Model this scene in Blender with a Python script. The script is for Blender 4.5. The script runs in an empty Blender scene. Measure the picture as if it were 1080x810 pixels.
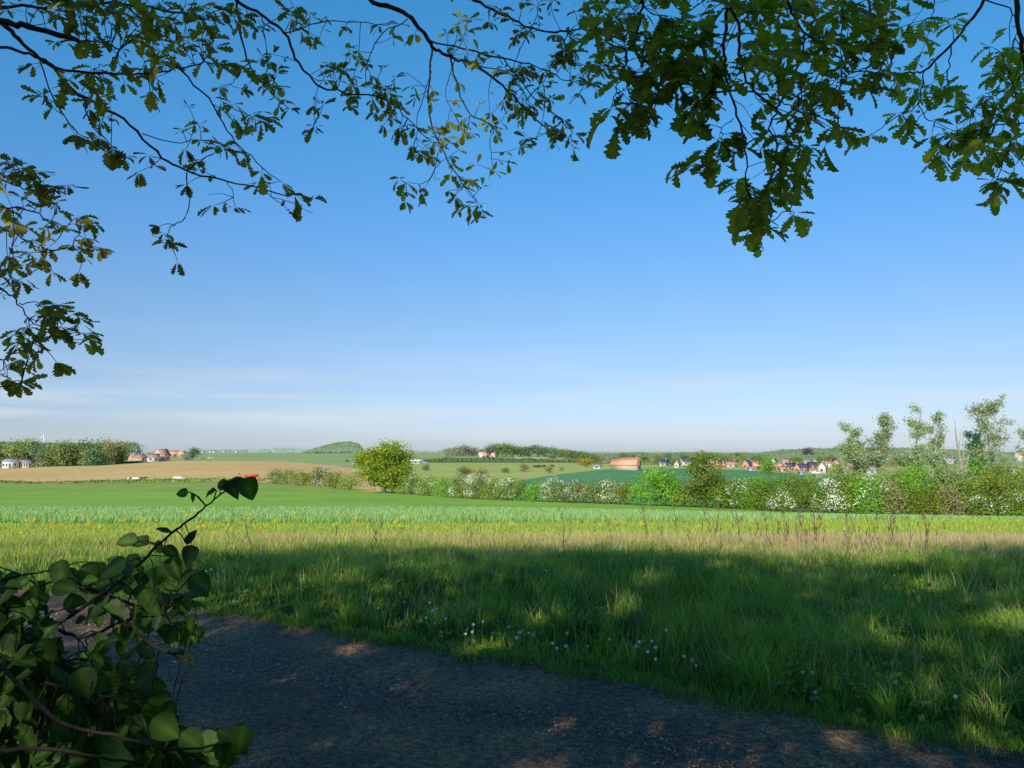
import bpy, math, random
import numpy as np
from mathutils import Vector, Matrix, noise as mnoise
random.seed(7); RNG = np.random.default_rng(7)
SC = bpy.context.scene
COL = bpy.context.scene.collection
R = math.radians

# ------------------------------------------------------------------ camera
F = 816.0; HOR = 476.0; CH = 1.6
PITCH = math.atan((HOR-405)/F)
cp, sp = math.cos(PITCH), math.sin(PITCH)
cam = bpy.data.cameras.new('camera'); cam_o = bpy.data.objects.new('camera', cam); COL.objects.link(cam_o)
cam_o.location = (0, 0, CH); cam_o.rotation_euler = (R(90)+PITCH, 0, 0)
cam.sensor_width = 36; cam.lens = 36*F/1080; cam.clip_start = 0.05; cam.clip_end = 30000
SC.camera = cam_o

def slope(row):                      # rise per metre forward of the sight line through a row
    v = (405-row)/F
    return (sp+v*cp)/(cp-v*sp)
def row_of(s):
    v = (s*cp-sp)/(cp+s*sp)
    return 405-v*F
def at(x, row, Y):                   # the point seen at (x,row), Y metres ahead
    u = (x-540)/F; v = (405-row)/F
    t = Y/(cp-v*sp)
    return Vector((u*t, Y, CH+(sp+v*cp)*t))
def acol(x, row=500): 
    return ((x-540)/F)/(cp-(405-row)/F*sp)

# ------------------------------------------------------------------ terrain
YS = [14, 24, 40, 70, 100, 150, 220, 300, 420, 600, 900, 1500, 3000, 9000]
PROF = {
 -500:[549.2,541,532,526,519,511,505,497,487,482,479,477.5,476.5],
 0:   [549.2,541,532,526,519,511,505,497,487,482,479,477.5,476.5],
 150: [549.2,541,532,525,518,510,502,492,484,480.5,478.5,477.3,476.5],
 300: [549.2,541,530,522,513,504,497,490.5,484.5,480,478,477,476.5],
 400: [549.2,541,531,524.5,517,506,499,492,485,480,477.7,477,476.5],
 500: [549.2,542,534,528.5,518,508,499,491,485,480,478,477,476.5],
 650: [549.2,543.5,537.5,530,517,506,499,494,489,483,479,477.5,476.5],
 850: [549.6,546,543,534,522,512,506,501,497,487,482,479,477],
 1080:[550.5,549,548,540,527,516,508,500,492,484,479,478,477],
 1600:[550.5,549,548,540,527,516,508,500,492,484,479,478,477]}
_pa = np.array([acol(x) for x in PROF]); _lY = np.log(np.array(YS))
_ps = np.array([[-(CH+.22)/14.0]+[slope(r) for r in v] for v in PROF.values()])
def _raw(a, lY):
    a = np.clip(a, _pa[0], _pa[-1]); i = np.clip(np.searchsorted(_pa, a)-1, 0, len(_pa)-2)
    ta = (a-_pa[i])/(_pa[i+1]-_pa[i])
    lY = np.clip(lY, _lY[0], _lY[-1]); j = np.clip(np.searchsorted(_lY, lY)-1, 0, len(_lY)-2)
    tj = (lY-_lY[j])/(_lY[j+1]-_lY[j])
    return (_ps[i,j]*(1-ta)+_ps[i+1,j]*ta)*(1-tj)+(_ps[i,j+1]*(1-ta)+_ps[i+1,j+1]*ta)*tj
def hz(X, Y):
    X = np.asarray(X, float); Y = np.asarray(Y, float)
    Yc = np.maximum(Y, 14.0); a = X/Yc; l = np.log(Yc)
    s = 0
    for da in (-.05, 0, .05):
        for dl in (-.12, 0, .12):
            s = s+_raw(a+da, np.maximum(l+dl, _lY[0]))
    s = s/9
    z = CH+s*Yc
    return z
def hz1(X, Y): return float(hz(X, Y))
_Ygrid = np.exp(np.linspace(math.log(14), math.log(9000), 700))
def y_at(x, row, ymin=14):           # distance at which the ground is seen in that row
    a = acol(x, row); rr = row_of((hz(a*_Ygrid, _Ygrid)-CH)/_Ygrid)
    k = np.where((_Ygrid >= ymin) & (rr <= row))[0]
    return float(_Ygrid[k[0]]) if len(k) else 5000.0
def ground_pt(x, row):               # near flat ground
    s = slope(row); Y = CH/(-s); return (acol(x, row)*Y, Y)

# ------------------------------------------------------------------ materials
def newmat(name):
    m = bpy.data.materials.new(name); m.use_nodes = True; nt = m.node_tree; nt.nodes.clear()
    return m, nt
def N(nt, t, **k):
    n = nt.nodes.new(t)
    for a, b in k.items():
        if a in n.inputs.keys(): n.inputs[a].default_value = b
        else: setattr(n, a, b)
    return n
def c4(c): return (c[0], c[1], c[2], 1)
def ramp(nt, fac, stops):
    r = N(nt, 'ShaderNodeValToRGB'); e = r.color_ramp.elements
    e[0].position, e[0].color = stops[0][0], c4(stops[0][1]); e[1].position, e[1].color = stops[-1][0], c4(stops[-1][1])
    for p, c in stops[1:-1]:
        q = e.new(p); q.color = c4(c)
    nt.links.new(fac, r.inputs[0]); return r.outputs[0]
def mix(nt, a, b, fac=.5, mode='MIX'):
    m = nt.nodes.new('ShaderNodeMix'); m.data_type = 'RGBA'; m.blend_type = mode
    for s, v in ((m.inputs[6], a), (m.inputs[7], b), (m.inputs[0], fac)):
        if hasattr(v, 'is_linked'): nt.links.new(v, s)
        else: s.default_value = c4(v) if isinstance(v, tuple) else v
    return m.outputs[2]
def noise(nt, scale, detail=4, rough=.55, obj=True, stretch=None):
    tc = N(nt, 'ShaderNodeTexCoord'); n = N(nt, 'ShaderNodeTexNoise', Scale=scale, Detail=detail, Roughness=rough)
    src = tc.outputs['Object']
    if stretch:
        mp = N(nt, 'ShaderNodeMapping'); mp.inputs['Scale'].default_value = stretch; nt.links.new(src, mp.inputs[0]); src = mp.outputs[0]
    nt.links.new(src, n.inputs['Vector']); return n.outputs['Fac']
def leafmat(name, ca, cb, trans=.35, rough=.5, spec=.25, nscale=.6, attr=False, tcol=None, vein=False):
    m, nt = newmat(name)
    if attr:
        at_ = N(nt, 'ShaderNodeAttribute', attribute_name='Col'); col = at_.outputs['Color']
    else:
        g = N(nt, 'ShaderNodeNewGeometry'); oi = N(nt, 'ShaderNodeObjectInfo')
        col = ramp(nt, g.outputs['Random Per Island'], [(0, ca), (1, cb)])
        nz = noise(nt, nscale, 2); col2 = ramp(nt, nz, [(.3, tuple(v*.72 for v in ca)), (.7, tuple(v*1.2 for v in cb))])
        col = mix(nt, col, col2, .5)
        hs = N(nt, 'ShaderNodeHueSaturation'); mr = N(nt, 'ShaderNodeMapRange'); mr.inputs[3].default_value = .485; mr.inputs[4].default_value = .515
        nt.links.new(oi.outputs['Random'], mr.inputs[0]); nt.links.new(mr.outputs[0], hs.inputs['Hue']); 
        mr2 = N(nt, 'ShaderNodeMapRange'); mr2.inputs[3].default_value = .8; mr2.inputs[4].default_value = 1.2
        nt.links.new(oi.outputs['Random'], mr2.inputs[0]); nt.links.new(mr2.outputs[0], hs.inputs['Value'])
        nt.links.new(col, hs.inputs['Color']); col = hs.outputs[0]
        if vein: col = mix(nt, col, N(nt, 'ShaderNodeAttribute', attribute_name='Col').outputs['Color'], 1.0, 'MULTIPLY')
    p = N(nt, 'ShaderNodeBsdfPrincipled', Roughness=rough); p.inputs['Specular IOR Level'].default_value = spec
    t = N(nt, 'ShaderNodeBsdfTranslucent'); mx = N(nt, 'ShaderNodeMixShader'); mx.inputs[0].default_value = trans
    nt.links.new(col, p.inputs['Base Color'])
    tc = mix(nt, col, tcol or (1.0, 1.0, .45), 1.0, 'MULTIPLY')
    tb = mix(nt, tc, (1.6, 1.6, 1.6), 1.0, 'MULTIPLY')
    nt.links.new(tb, t.inputs['Color'])
    nt.links.new(p.outputs[0], mx.inputs[1]); nt.links.new(t.outputs[0], mx.inputs[2])
    o = N(nt, 'ShaderNodeOutputMaterial'); nt.links.new(mx.outputs[0], o.inputs[0]); return m
def surfmat(name, ca, cb, scale=3, rough=.85, bump=0, bscale=None, detail=5, spec=.2, stretch=None, extra=None):
    m, nt = newmat(name)
    col = ramp(nt, noise(nt, scale, detail, stretch=stretch), [(.3, ca), (.7, cb)])
    if extra: col = extra(nt, col)
    p = N(nt, 'ShaderNodeBsdfPrincipled', Roughness=rough); p.inputs['Specular IOR Level'].default_value = spec
    nt.links.new(col, p.inputs['Base Color'])
    if bump:
        b = N(nt, 'ShaderNodeBump', Strength=1.0, Distance=bump); nt.links.new(noise(nt, bscale or scale*4, 6, .65), b.inputs['Height']); nt.links.new(b.outputs[0], p.inputs['Normal'])
    o = N(nt, 'ShaderNodeOutputMaterial'); nt.links.new(p.outputs[0], o.inputs[0]); return m

def patchy(c, s, lo, hi, amt=.8):
    def f(nt, col):
        k = ramp(nt, noise(nt, s, 5, .6), [(lo, (0,0,0)), (hi, (amt,amt,amt))]); return mix(nt, col, c, k)
    return f
def rows(angle, scale, c, amt):
    def f(nt, col):
        tc = N(nt, 'ShaderNodeTexCoord'); mp = N(nt, 'ShaderNodeMapping'); mp.inputs['Rotation'].default_value = (0, 0, angle)
        w = N(nt, 'ShaderNodeTexWave', Scale=scale, Distortion=2.5, Detail=2); w.inputs['Detail Scale'].default_value = .3
        nt.links.new(tc.outputs['Object'], mp.inputs[0]); nt.links.new(mp.outputs[0], w.inputs['Vector'])
        k = ramp(nt, w.outputs['Fac'], [(.55, (0,0,0)), (.95, (amt,amt,amt))]); return mix(nt, col, c, k)
    return f
def chain(*fs):
    def f(nt, col):
        for g in fs: col = g(nt, col)
        return col
    return f

M = {}
M['woodmass'] = leafmat('far_wood_leaf', (.15,.21,.11), (.21,.28,.15), .15, .9, .1, .02)  # distance haze painted in: lighter, bluer leaf tone
M['bark'] = surfmat('oak_bark', (.018,.013,.010), (.05,.04,.03), 30, .9, .004, 60)
M['paletrunk'] = surfmat('pale_bark', (.22,.19,.14), (.42,.37,.29), 3, .9)
M['fartrunk'] = surfmat('far_bark', (.08,.065,.05), (.16,.13,.10), 3, .9)
M['oakleaf'] = leafmat('oak_leaf', (.055,.070,.012), (.27,.22,.03), .66, .5, .3, 2.0, vein=True)
M['oakleaf_r'] = leafmat('oak_leaf_broad', (.05,.095,.012), (.29,.30,.03), .66, .5, .3, 2.0, vein=True)
M['shrubleaf'] = leafmat('shrub_leaf', (.008,.028,.006), (.060,.115,.016), .45, .5, .2, 9.0, vein=True)
M['grass'] = leafmat('grass_blades', None, None, .3, .5, .25, attr=True, tcol=(1,1,.6))
M['dry'] = leafmat('dry_stem', None, None, .2, .7, .1, attr=True, tcol=(1,1,1))
M['hedge'] = leafmat('hedge_leaf', (.13,.21,.025), (.26,.34,.05), .3, .55, .2, .5)
M['bright'] = leafmat('bright_leaf', (.15,.30,.02), (.26,.42,.04), .3, .5, .3, .5)
M['olive'] = leafmat('olive_leaf', (.19,.26,.03), (.31,.38,.06), .3, .6, .2, .5)
M['golden'] = leafmat('golden_leaf', (.17,.23,.015), (.33,.36,.03), .3, .6, .2, .6)
M['rusty'] = leafmat('rusty_twig', (.28,.26,.10), (.42,.36,.18), .25, .7, .1, .6)
M['poplar'] = leafmat('poplar_leaf', (.26,.34,.13), (.44,.50,.27), .3, .45, .4, .5)
M['blossom'] = leafmat('hawthorn_blossom', (.58,.56,.42), (.82,.80,.68), .2, .8, .05, 1, tcol=(1,1,.9))
M['far1'] = leafmat('wood_leaf_green', (.18,.25,.08), (.28,.34,.11), .2, .8, .1, .08)
M['far2'] = leafmat('wood_leaf_dark', (.12,.19,.09), (.19,.26,.13), .2, .8, .1, .08)
M['far3'] = leafmat('wood_leaf_olive', (.26,.30,.09), (.38,.40,.14), .2, .8, .1, .08)
M['far4'] = leafmat('wood_leaf_hazed', (.22,.30,.24), (.28,.36,.28), .15, .9, .1, .03)  # pale blue is aerial haze mixed into the leaf colour
M['far5'] = leafmat('wood_leaf_grey', (.30,.33,.20), (.42,.43,.30), .2, .8, .1, .08)
M['purple'] = leafmat('copper_leaf', (.10,.08,.09), (.16,.13,.13), .15, .8, .1, .08)
M['yellowtree'] = leafmat('yellow_leaf', (.42,.32,.04), (.6,.45,.07), .3, .8, .1, .08)
M['yflower'] = leafmat('rape_flower', (.75,.55,.02), (.85,.68,.04), .25, .7, .1, 1, tcol=(1,1,.5))
M['clock'] = leafmat('seed_head', (.55,.55,.52), (.75,.75,.72), .4, .9, .05, 1, tcol=(1,1,1))
M['soil'] = surfmat('verge_soil', (.018,.020,.009), (.045,.045,.02), 3, .95, .03, 20)
M['yverge'] = surfmat('yellow_verge', (.26,.34,.04), (.37,.41,.06), .6, .9, .05, 3)
M['crop'] = surfmat('glaucous_crop', (.22,.32,.09), (.33,.44,.16), .5, .9, .1, 4, stretch=(.3,1.5,1))
M['cereal'] = surfmat('young_cereal', (.21,.35,.03), (.29,.45,.045), .08, .9, .06, 3, extra=rows(R(84), .12, (.15,.29,.025), .6))
M['pasture'] = surfmat('pasture_grass', (.17,.28,.035), (.30,.38,.06), .12, .95, .15, 1.2, extra=patchy((.25,.25,.10), .35, .55, .75))
M['plough'] = surfmat('ploughed_earth', (.56,.33,.11), (.70,.46,.17), .012, .95, .1, 1, detail=6, extra=chain(rows(R(80), .03, (.46,.29,.11), .5), patchy((.46,.28,.11), .02, .5, .72, .5)))
M['teal'] = surfmat('blue_green_crop', (.085,.22,.07), (.11,.27,.09), .02, .95)
M['hill'] = surfmat('hill_pasture', (.30,.36,.06), (.42,.43,.10), .025, .95, extra=patchy((.42,.33,.13), .03, .5, .7, .7))
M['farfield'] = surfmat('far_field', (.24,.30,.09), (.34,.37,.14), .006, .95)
M['horizon'] = surfmat('horizon_land', (.30,.36,.19), (.40,.44,.28), .001, .95)  # paled base colour carries the haze of the far distance
M['gravel'] = None
M['brick'] = surfmat('red_brick', (.48,.24,.17), (.62,.34,.25), .6, .9)
M['pinkbrick'] = surfmat('pink_brick', (.66,.45,.36), (.76,.55,.45), .6, .9)
M['white'] = surfmat('white_render', (.72,.70,.66), (.82,.81,.78), .6, .8)
M['cream'] = surfmat('cream_render', (.60,.54,.45), (.68,.62,.52), .6, .8)
M['rorange'] = surfmat('orange_tile', (.66,.29,.16), (.80,.41,.25), .8, .85, .04, 6)
M['rdark'] = surfmat('dark_slate', (.055,.06,.08), (.10,.105,.13), .8, .7)
M['rgrey'] = surfmat('grey_tile', (.25,.24,.24), (.36,.34,.33), .8, .8)
M['rbrown'] = surfmat('brown_tile', (.34,.20,.15), (.44,.28,.22), .8, .85)
M['glass'] = surfmat('window_glass', (.02,.025,.03), (.05,.06,.07), 1, .1, spec=.6)
M['wood'] = surfmat('post_wood', (.16,.12,.08), (.26,.2,.14), 5, .9)
M['red'] = surfmat('red_paint', (.55,.06,.03), (.62,.09,.04), 1, .5)
M['tyre'] = surfmat('black_rubber', (.015,.015,.015), (.03,.03,.03), 1, .8)
M['cowwhite'] = surfmat('white_hide', (.7,.68,.64), (.8,.79,.76), 1, .8)
M['cowblack'] = surfmat('black_hide', (.02,.018,.018), (.04,.035,.03), 1, .8)
M['cowpatch'] = surfmat('patched_hide', (.03,.025,.025), (.75,.73,.7), 1.2, .8, detail=0)
M['metal'] = surfmat('white_metal', (.72,.74,.76), (.8,.8,.82), 1, .5)

# gravel: packed dark earth with small pale stones
m, nt = newmat('track_gravel'); M['gravel'] = m
tc = N(nt, 'ShaderNodeTexCoord')
big = ramp(nt, noise(nt, .9, 4), [(.33, (.062,.042,.028)), (.5, (.10,.062,.036)), (.62, (.19,.105,.045)), (.76, (.38,.20,.08))])
fine = ramp(nt, noise(nt, 70, 8, .8), [(.36, (.15,.15,.15)), (.5, (.9,.9,.9)), (.64, (2.6,2.6,2.6))])
mid_ = ramp(nt, noise(nt, 22, 5, .75), [(.38, (.35,.35,.35)), (.62, (1.7,1.7,1.7))])
col = mix(nt, mix(nt, big, fine, 1.0, 'MULTIPLY'), mid_, 1.0, 'MULTIPLY')
vo = N(nt, 'ShaderNodeTexVoronoi', Scale=75.0); nt.links.new(tc.outputs['Object'], vo.inputs['Vector'])
vs = ramp(nt, vo.outputs['Distance'], [(.16, (1,1,1)), (.34, (0,0,0))])
vc = N(nt, 'ShaderNodeSeparateColor'); nt.links.new(vo.outputs['Color'], vc.inputs[0])
pick = ramp(nt, vc.outputs[0], [(.55, (0,0,0)), (.62, (1,1,1))])
st = mix(nt, vs, pick, 1.0, 'MULTIPLY')
scol = ramp(nt, vc.outputs[1], [(0, (.05,.05,.055)), (.75, (.16,.155,.15)), (1, (.50,.48,.46))])
col = mix(nt, col, scol, st)
p = N(nt, 'ShaderNodeBsdfPrincipled', Roughness=.85); p.inputs['Specular IOR Level'].default_value = .25; nt.links.new(col, p.inputs['Base Color'])
hsum = N(nt, 'ShaderNodeMath', operation='ADD'); nt.links.new(noise(nt, 30, 7, .7), hsum.inputs[0])
sv = N(nt, 'ShaderNodeSeparateColor'); nt.links.new(st, sv.inputs[0]); nt.links.new(sv.outputs[0], hsum.inputs[1])
b = N(nt, 'ShaderNodeBump', Strength=1.0, Distance=.012); nt.links.new(hsum.outputs[0], b.inputs['Height']); nt.links.new(b.outputs[0], p.inputs['Normal'])
o = N(nt, 'ShaderNodeOutputMaterial'); nt.links.new(p.outputs[0], o.inputs[0])

# ------------------------------------------------------------------ object helpers
def tag(o, label=None, cat=None, group=None, kind=None):
    if label: o['label'] = label
    if cat: o['category'] = cat
    if group: o['group'] = group
    if kind: o['kind'] = kind
    return o
def empty(name, loc, rz=0):
    o = bpy.data.objects.new(name, None); COL.objects.link(o); o.location = loc; o.rotation_euler = (0, 0, rz); o.empty_display_size = .1
    return o
def mkobj(name, mesh, parent=None, loc=None):
    o = bpy.data.objects.new(name, mesh); COL.objects.link(o)
    if parent is not None: o.parent = parent
    if loc is not None: o.location = loc
    return o
def npmesh(name, V, groups, mat, col=None, smooth=False):
    """groups: list of (n,k) int arrays of faces"""
    me = bpy.data.meshes.new(name); V = np.asarray(V, np.float32); me.vertices.add(len(V)); me.vertices.foreach_set('co', V.ravel())
    li = np.concatenate([g.ravel() for g in groups]).astype(np.int32); tot = np.concatenate([np.full(len(g), g.shape[1]) for g in groups]).astype(np.int32)
    st = np.concatenate([[0], np.cumsum(tot)[:-1]]).astype(np.int32)
    me.loops.add(len(li)); me.loops.foreach_set('vertex_index', li)
    me.polygons.add(len(tot)); me.polygons.foreach_set('loop_start', st); me.polygons.foreach_set('loop_total', tot)
    if smooth: me.polygons.foreach_set('use_smooth', np.ones(len(tot), bool))
    if col is not None:
        ca = me.color_attributes.new('Col', 'FLOAT_COLOR', 'POINT'); c = np.ones((len(V), 4), np.float32); c[:, :3] = col; ca.data.foreach_set('color', c.ravel())
    me.materials.append(mat); me.update(calc_edges=True); return me
class MB:
    def __init__(s): s.v = []; s.q = []; s.t = []; s.n = 0
    def add(s, V, quads=None, tris=None):
        s.v.append(np.asarray(V, float).reshape(-1, 3))
        if quads is not None and len(quads): s.q.append(np.asarray(quads)+s.n)
        if tris is not None and len(tris): s.t.append(np.asarray(tris)+s.n)
        s.n += len(s.v[-1])
    def tube(s, pts, r0, r1, k=6, wob=0):
        P = np.asarray(pts, float); n = len(P)
        if n < 2: return
        T = np.gradient(P, axis=0); T /= np.linalg.norm(T, axis=1)[:, None]+1e-9
        up = np.array([.3, .2, 1.0]); A = np.cross(T, up); A /= np.linalg.norm(A, axis=1)[:, None]+1e-9; B = np.cross(T, A)
        rr = np.linspace(r0, r1, n) if np.isscalar(r0) else np.asarray(r0)
        if wob: rr = rr*(1+wob*RNG.uniform(-1, 1, n))
        th = np.linspace(0, 2*math.pi, k, endpoint=False)
        V = P[:, None, :]+rr[:, None, None]*(A[:, None, :]*np.cos(th)[None, :, None]+B[:, None, :]*np.sin(th)[None, :, None])
        q = []
        for i in range(n-1):
            for j in range(k): q.append((i*k+j, i*k+(j+1) % k, (i+1)*k+(j+1) % k, (i+1)*k+j))
        V = V.reshape(-1, 3); c = len(V); V = np.vstack([V, P[-1]]); t = [((n-1)*k+j, (n-1)*k+(j+1) % k, c) for j in range(k)]
        s.add(V, q, t)
    def box(s, x0, x1, y0, y1, z0, z1, rz=0, c=(0,0,0)):
        V = np.array([(x, y, z) for z in (z0, z1) for y in (y0, y1) for x in (x0, x1)], float)
        if rz: cs, sn = math.cos(rz), math.sin(rz); V[:, :2] = V[:, :2] @ np.array([[cs, sn], [-sn, cs]])
        V += np.array(c); s.add(V, [(0,2,3,1), (4,5,7,6), (0,1,5,4), (2,6,7,3), (0,4,6,2), (1,3,7,5)])
    def ball(s, c, r, seg=8, ring=6):
        V = []; q = []
        for i in range(ring+1):
            ph = math.pi*(i/ring); 
            for j in range(seg): th = 2*math.pi*j/seg; V.append((c[0]+r[0]*math.sin(ph)*math.cos(th), c[1]+r[1]*math.sin(ph)*math.sin(th), c[2]+r[2]*math.cos(ph)))
        for i in range(ring):
            for j in range(seg): q.append((i*seg+j, (i+1)*seg+j, (i+1)*seg+(j+1) % seg, i*seg+(j+1) % seg))
        s.add(V, q)
    def mesh(s, name, mat, smooth=False):
        g = []
        if s.q: g.append(np.vstack(s.q))
        if s.t: g.append(np.vstack(s.t))
        return npmesh(name, np.vstack(s.v), g, mat, smooth=smooth)
    def build(s, name, mat, parent=None, loc=None, smooth=False): return mkobj(name, s.mesh(name, mat, smooth), parent, loc)

def rot_from(nrm, roll):             # (n,3) normals -> (n,3,3) frames (columns: side, along, normal)
    n = nrm/(np.linalg.norm(nrm, axis=1)[:, None]+1e-9)
    ref = np.where(np.abs(n[:, 2:3]) > .95, np.array([[1., 0, 0]]), np.array([[0., 0, 1]]))
    a = np.cross(ref, n); a /= np.linalg.norm(a, axis=1)[:, None]; b = np.cross(n, a)
    c, s_ = np.cos(roll)[:, None], np.sin(roll)[:, None]
    return np.stack([a*c+b*s_, -a*s_+b*c, n], axis=2)
def stamp(bV, bF, Mx, T):            # base verts (k,3), list of base face arrays
    n, k = len(T), len(bV)
    V = np.einsum('nij,kj->nki', Mx, bV)+T[:, None, :]
    off = (np.arange(n)*k)[:, None, None]
    return V.reshape(-1, 3), [(np.asarray(f)[None]+off).reshape(-1, np.asarray(f).shape[1]) for f in bF]
DIA = np.array([(0,-.5,0), (.36,.02,.05), (0,.55,-.04), (-.36,.02,.05)]); DIAF = [np.array([(0,1,2,3)])]
def cloud_pts(lobes, n, rng, shell=.45):
    w = np.array([l[3]*l[4]+l[4]*l[5]+l[3]*l[5] for l in lobes]); idx = rng.choice(len(lobes), n, p=w/w.sum())
    L = np.array(lobes)[idx]; d = rng.normal(size=(n, 3)); d /= np.linalg.norm(d, axis=1)[:, None]
    r = 1-shell*rng.random(n)**1.5
    r *= 1+.12*np.sin(d[:, 0]*7+idx)*np.sin(d[:, 1]*6+idx*2)*np.sin(d[:, 2]*8)
    return L[:, :3]+d*r[:, None]*L[:, 3:6], d/L[:, 3:6]
def leaf_cloud(name, lobes, n, size, mat, rng, shell=.45, blend=1.1, clump=0):
    P, D = cloud_pts(lobes, n, rng, shell); D /= np.linalg.norm(D, axis=1)[:, None]
    if clump:                        # gather leaves round a smaller number of spray centres: gaps and light/dark clumps
        k = max(8, n//clump); cidx = rng.integers(0, k, n); cs = size*2.2
        P = P[cidx % n]+rng.normal(size=(n, 3))*cs*np.array([1, 1, .6]); D = D[cidx % n]
    nr = D+rng.normal(size=(n, 3))*blend*.6+np.array([0, 0, .35])
    Mx = rot_from(nr, rng.uniform(0, 6.28, n))*(size*rng.uniform(.6, 1.35, n))[:, None, None]
    V, Fc = stamp(DIA, DIAF, Mx, P); V[:, 2] = np.maximum(V[:, 2], .02)
    return npmesh(name, V, Fc, mat)

# ------------------------------------------------------------------ ground sheets
def structure(o): return tag(o, kind='structure')
AX = np.concatenate([np.linspace(-2.6, -.85, 18, endpoint=False), np.linspace(-.85, .85, 190), np.linspace(.85, 2.6, 19)[1:]])
XP = 540+AX*F*(cp+.12*sp)            # picture column of each azimuth, near the horizon
def curve(ctrl, ymin=14):            # picture rows by column -> distance per azimuth
    xs = [c[0] for c in ctrl]; rs = [c[1] for c in ctrl]
    out = []
    for x in XP:
        xc = min(max(x, -250), 1330); out.append(y_at(xc, float(np.interp(xc, xs, rs)), ymin))
    return np.array(out)
HB = [(285,507.5), (350,513), (400,520), (480,527), (620,533), (700,535), (820,540), (900,543.5), (1080,547)]
HBY = [(-300,235), (0,235), (200,225), (285,180), (350,150), (400,130), (480,110), (600,95), (700,88), (820,80), (900,76), (1080,72), (1400,70)]
hedgeY = np.interp(XP, [c[0] for c in HBY], [c[1] for c in HBY])
cv0 = np.full(len(AX), 14.0)
cv1 = np.full(len(AX), 16.6)
cv2 = curve([(0,553), (540,552), (800,550.5), (950,549.5), (1080,549)], 16.7)
cv2 = np.clip(cv2, 19, 45)
cv3 = curve([(0,537), (540,536.5), (700,538), (800,541.5), (900,545), (1080,548)]); cv3 = np.maximum(np.minimum(cv3, hedgeY-2), cv2+1)
cv5 = hedgeY
cv4 = np.maximum(np.minimum(curve([(0,519), (300,519.5), (380,519), (500,500)]), cv5-.5), cv3+.5)
cv6 = curve([(0,493), (100,492), (180,486), (300,487), (350,491), (385,496), (396,500)], 100); cv6 = np.where(XP < 396, np.maximum(cv6, cv5+1), cv5)
cv7 = curve([(530,512), (545,507), (600,499), (640,495), (700,494), (790,496), (830,499), (880,503), (960,508)], 90); cv7 = np.where(XP > 532, np.maximum(cv7, cv5+.5), cv5); cv7 = np.where(XP < 396, cv6, cv7)
cv8 = curve([(396,490), (450,489), (600,488), (700,490), (850,492), (1080,490)], 100); cv8 = np.maximum(cv8, cv7+.5); cv8 = np.where(XP < 396, cv6+1, cv8)
cv9 = np.maximum(np.full(len(AX), 1700.0), cv8+10); cv10 = np.full(len(AX), 14000.0)
def band(name, A, B, n, mat, dz=0.0, lo=None, hi=None, kind='structure', bumps=0):
    sel = np.ones(len(AX), bool)
    if lo is not None: sel &= XP >= lo
    if hi is not None: sel &= XP <= hi
    a, A_, B_ = AX[sel], A[sel], B[sel]; t = np.linspace(0, 1, n+1)[:, None]
    Y = A_[None]*(B_/A_)[None]**t; X = a[None]*Y; Z = hz(X, Y)+dz
    V = np.stack([X, Y, Z], 2).reshape(-1, 3); m_ = len(a)
    i, j = np.meshgrid(np.arange(n), np.arange(m_-1), indexing='ij'); q = (i*m_+j).ravel()
    Q = np.stack([q, q+1, q+m_+1, q+m_], 1)
    return tag(mkobj(name, npmesh(name, V, [Q], mat, smooth=True)), kind=kind)
band('meadow', cv0, cv1, 4, M['soil']); band('yellow_margin', cv1, cv2, 6, M['yverge']); band('crop_field', cv2, cv3, 24, M['crop'])
band('cereal_field', cv3, cv4, 20, M['cereal']); band('pasture', cv4, cv5, 14, M['pasture'])
band('ploughed_field', cv5, cv6, 30, M['plough'])
band('blue_green_field', cv6, cv7, 26, M['teal']); band('hillside_pasture', cv7, cv8, 26, M['hill'])
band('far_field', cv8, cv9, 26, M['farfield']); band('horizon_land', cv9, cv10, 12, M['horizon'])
def patch(name, x0, x1, ra, rb, mat, dz=.25):     # a field strip lying on the hillside
    xs = np.linspace(x0, x1, 14); V = []
    for rws in (ra, rb):
        for x in xs:
            r = float(np.interp(x, [x0, x1], rws)); Y = y_at(x, r, 100); X = acol(x, r)*Y; V.append((X, Y, hz1(X, Y)+dz))
    Q = [(i, i+1, 14+i+1, 14+i) for i in range(13)]
    # subdivide towards the far edge so the strip follows the slope
    A = np.array(V[:14]); B = np.array(V[14:]); rows_ = []
    for t in np.linspace(0, 1, 7):
        P = A*(1-t)+B*t; P[:, 2] = hz(P[:, 0], P[:, 1])+dz; rows_.append(P)
    W = np.vstack(rows_); Q = np.array([(k*14+i, k*14+i+1, (k+1)*14+i+1, (k+1)*14+i) for k in range(6) for i in range(13)])
    return structure(mkobj(name, npmesh(name, W, [Q], mat)))
M['stubble'] = surfmat('bare_strip', (.55,.42,.30), (.62,.48,.36), .02, .95)
M['yfield'] = surfmat('yellow_strip', (.50,.46,.05), (.58,.52,.08), .05, .95)
M['dgreen'] = surfmat('dark_green_strip', (.14,.24,.07), (.19,.29,.10), .03, .95)
patch('bare_field', 543, 594, (484.2, 484.8), (482.4, 483), M['stubble'], .6)
patch('rape_field', 119, 150, (489.3, 487.6), (487.6, 486.4), M['yfield'], .9)
patch('green_strip', 420, 620, (487.5, 488), (485.6, 485.2), M['dgreen'], .5)

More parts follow.
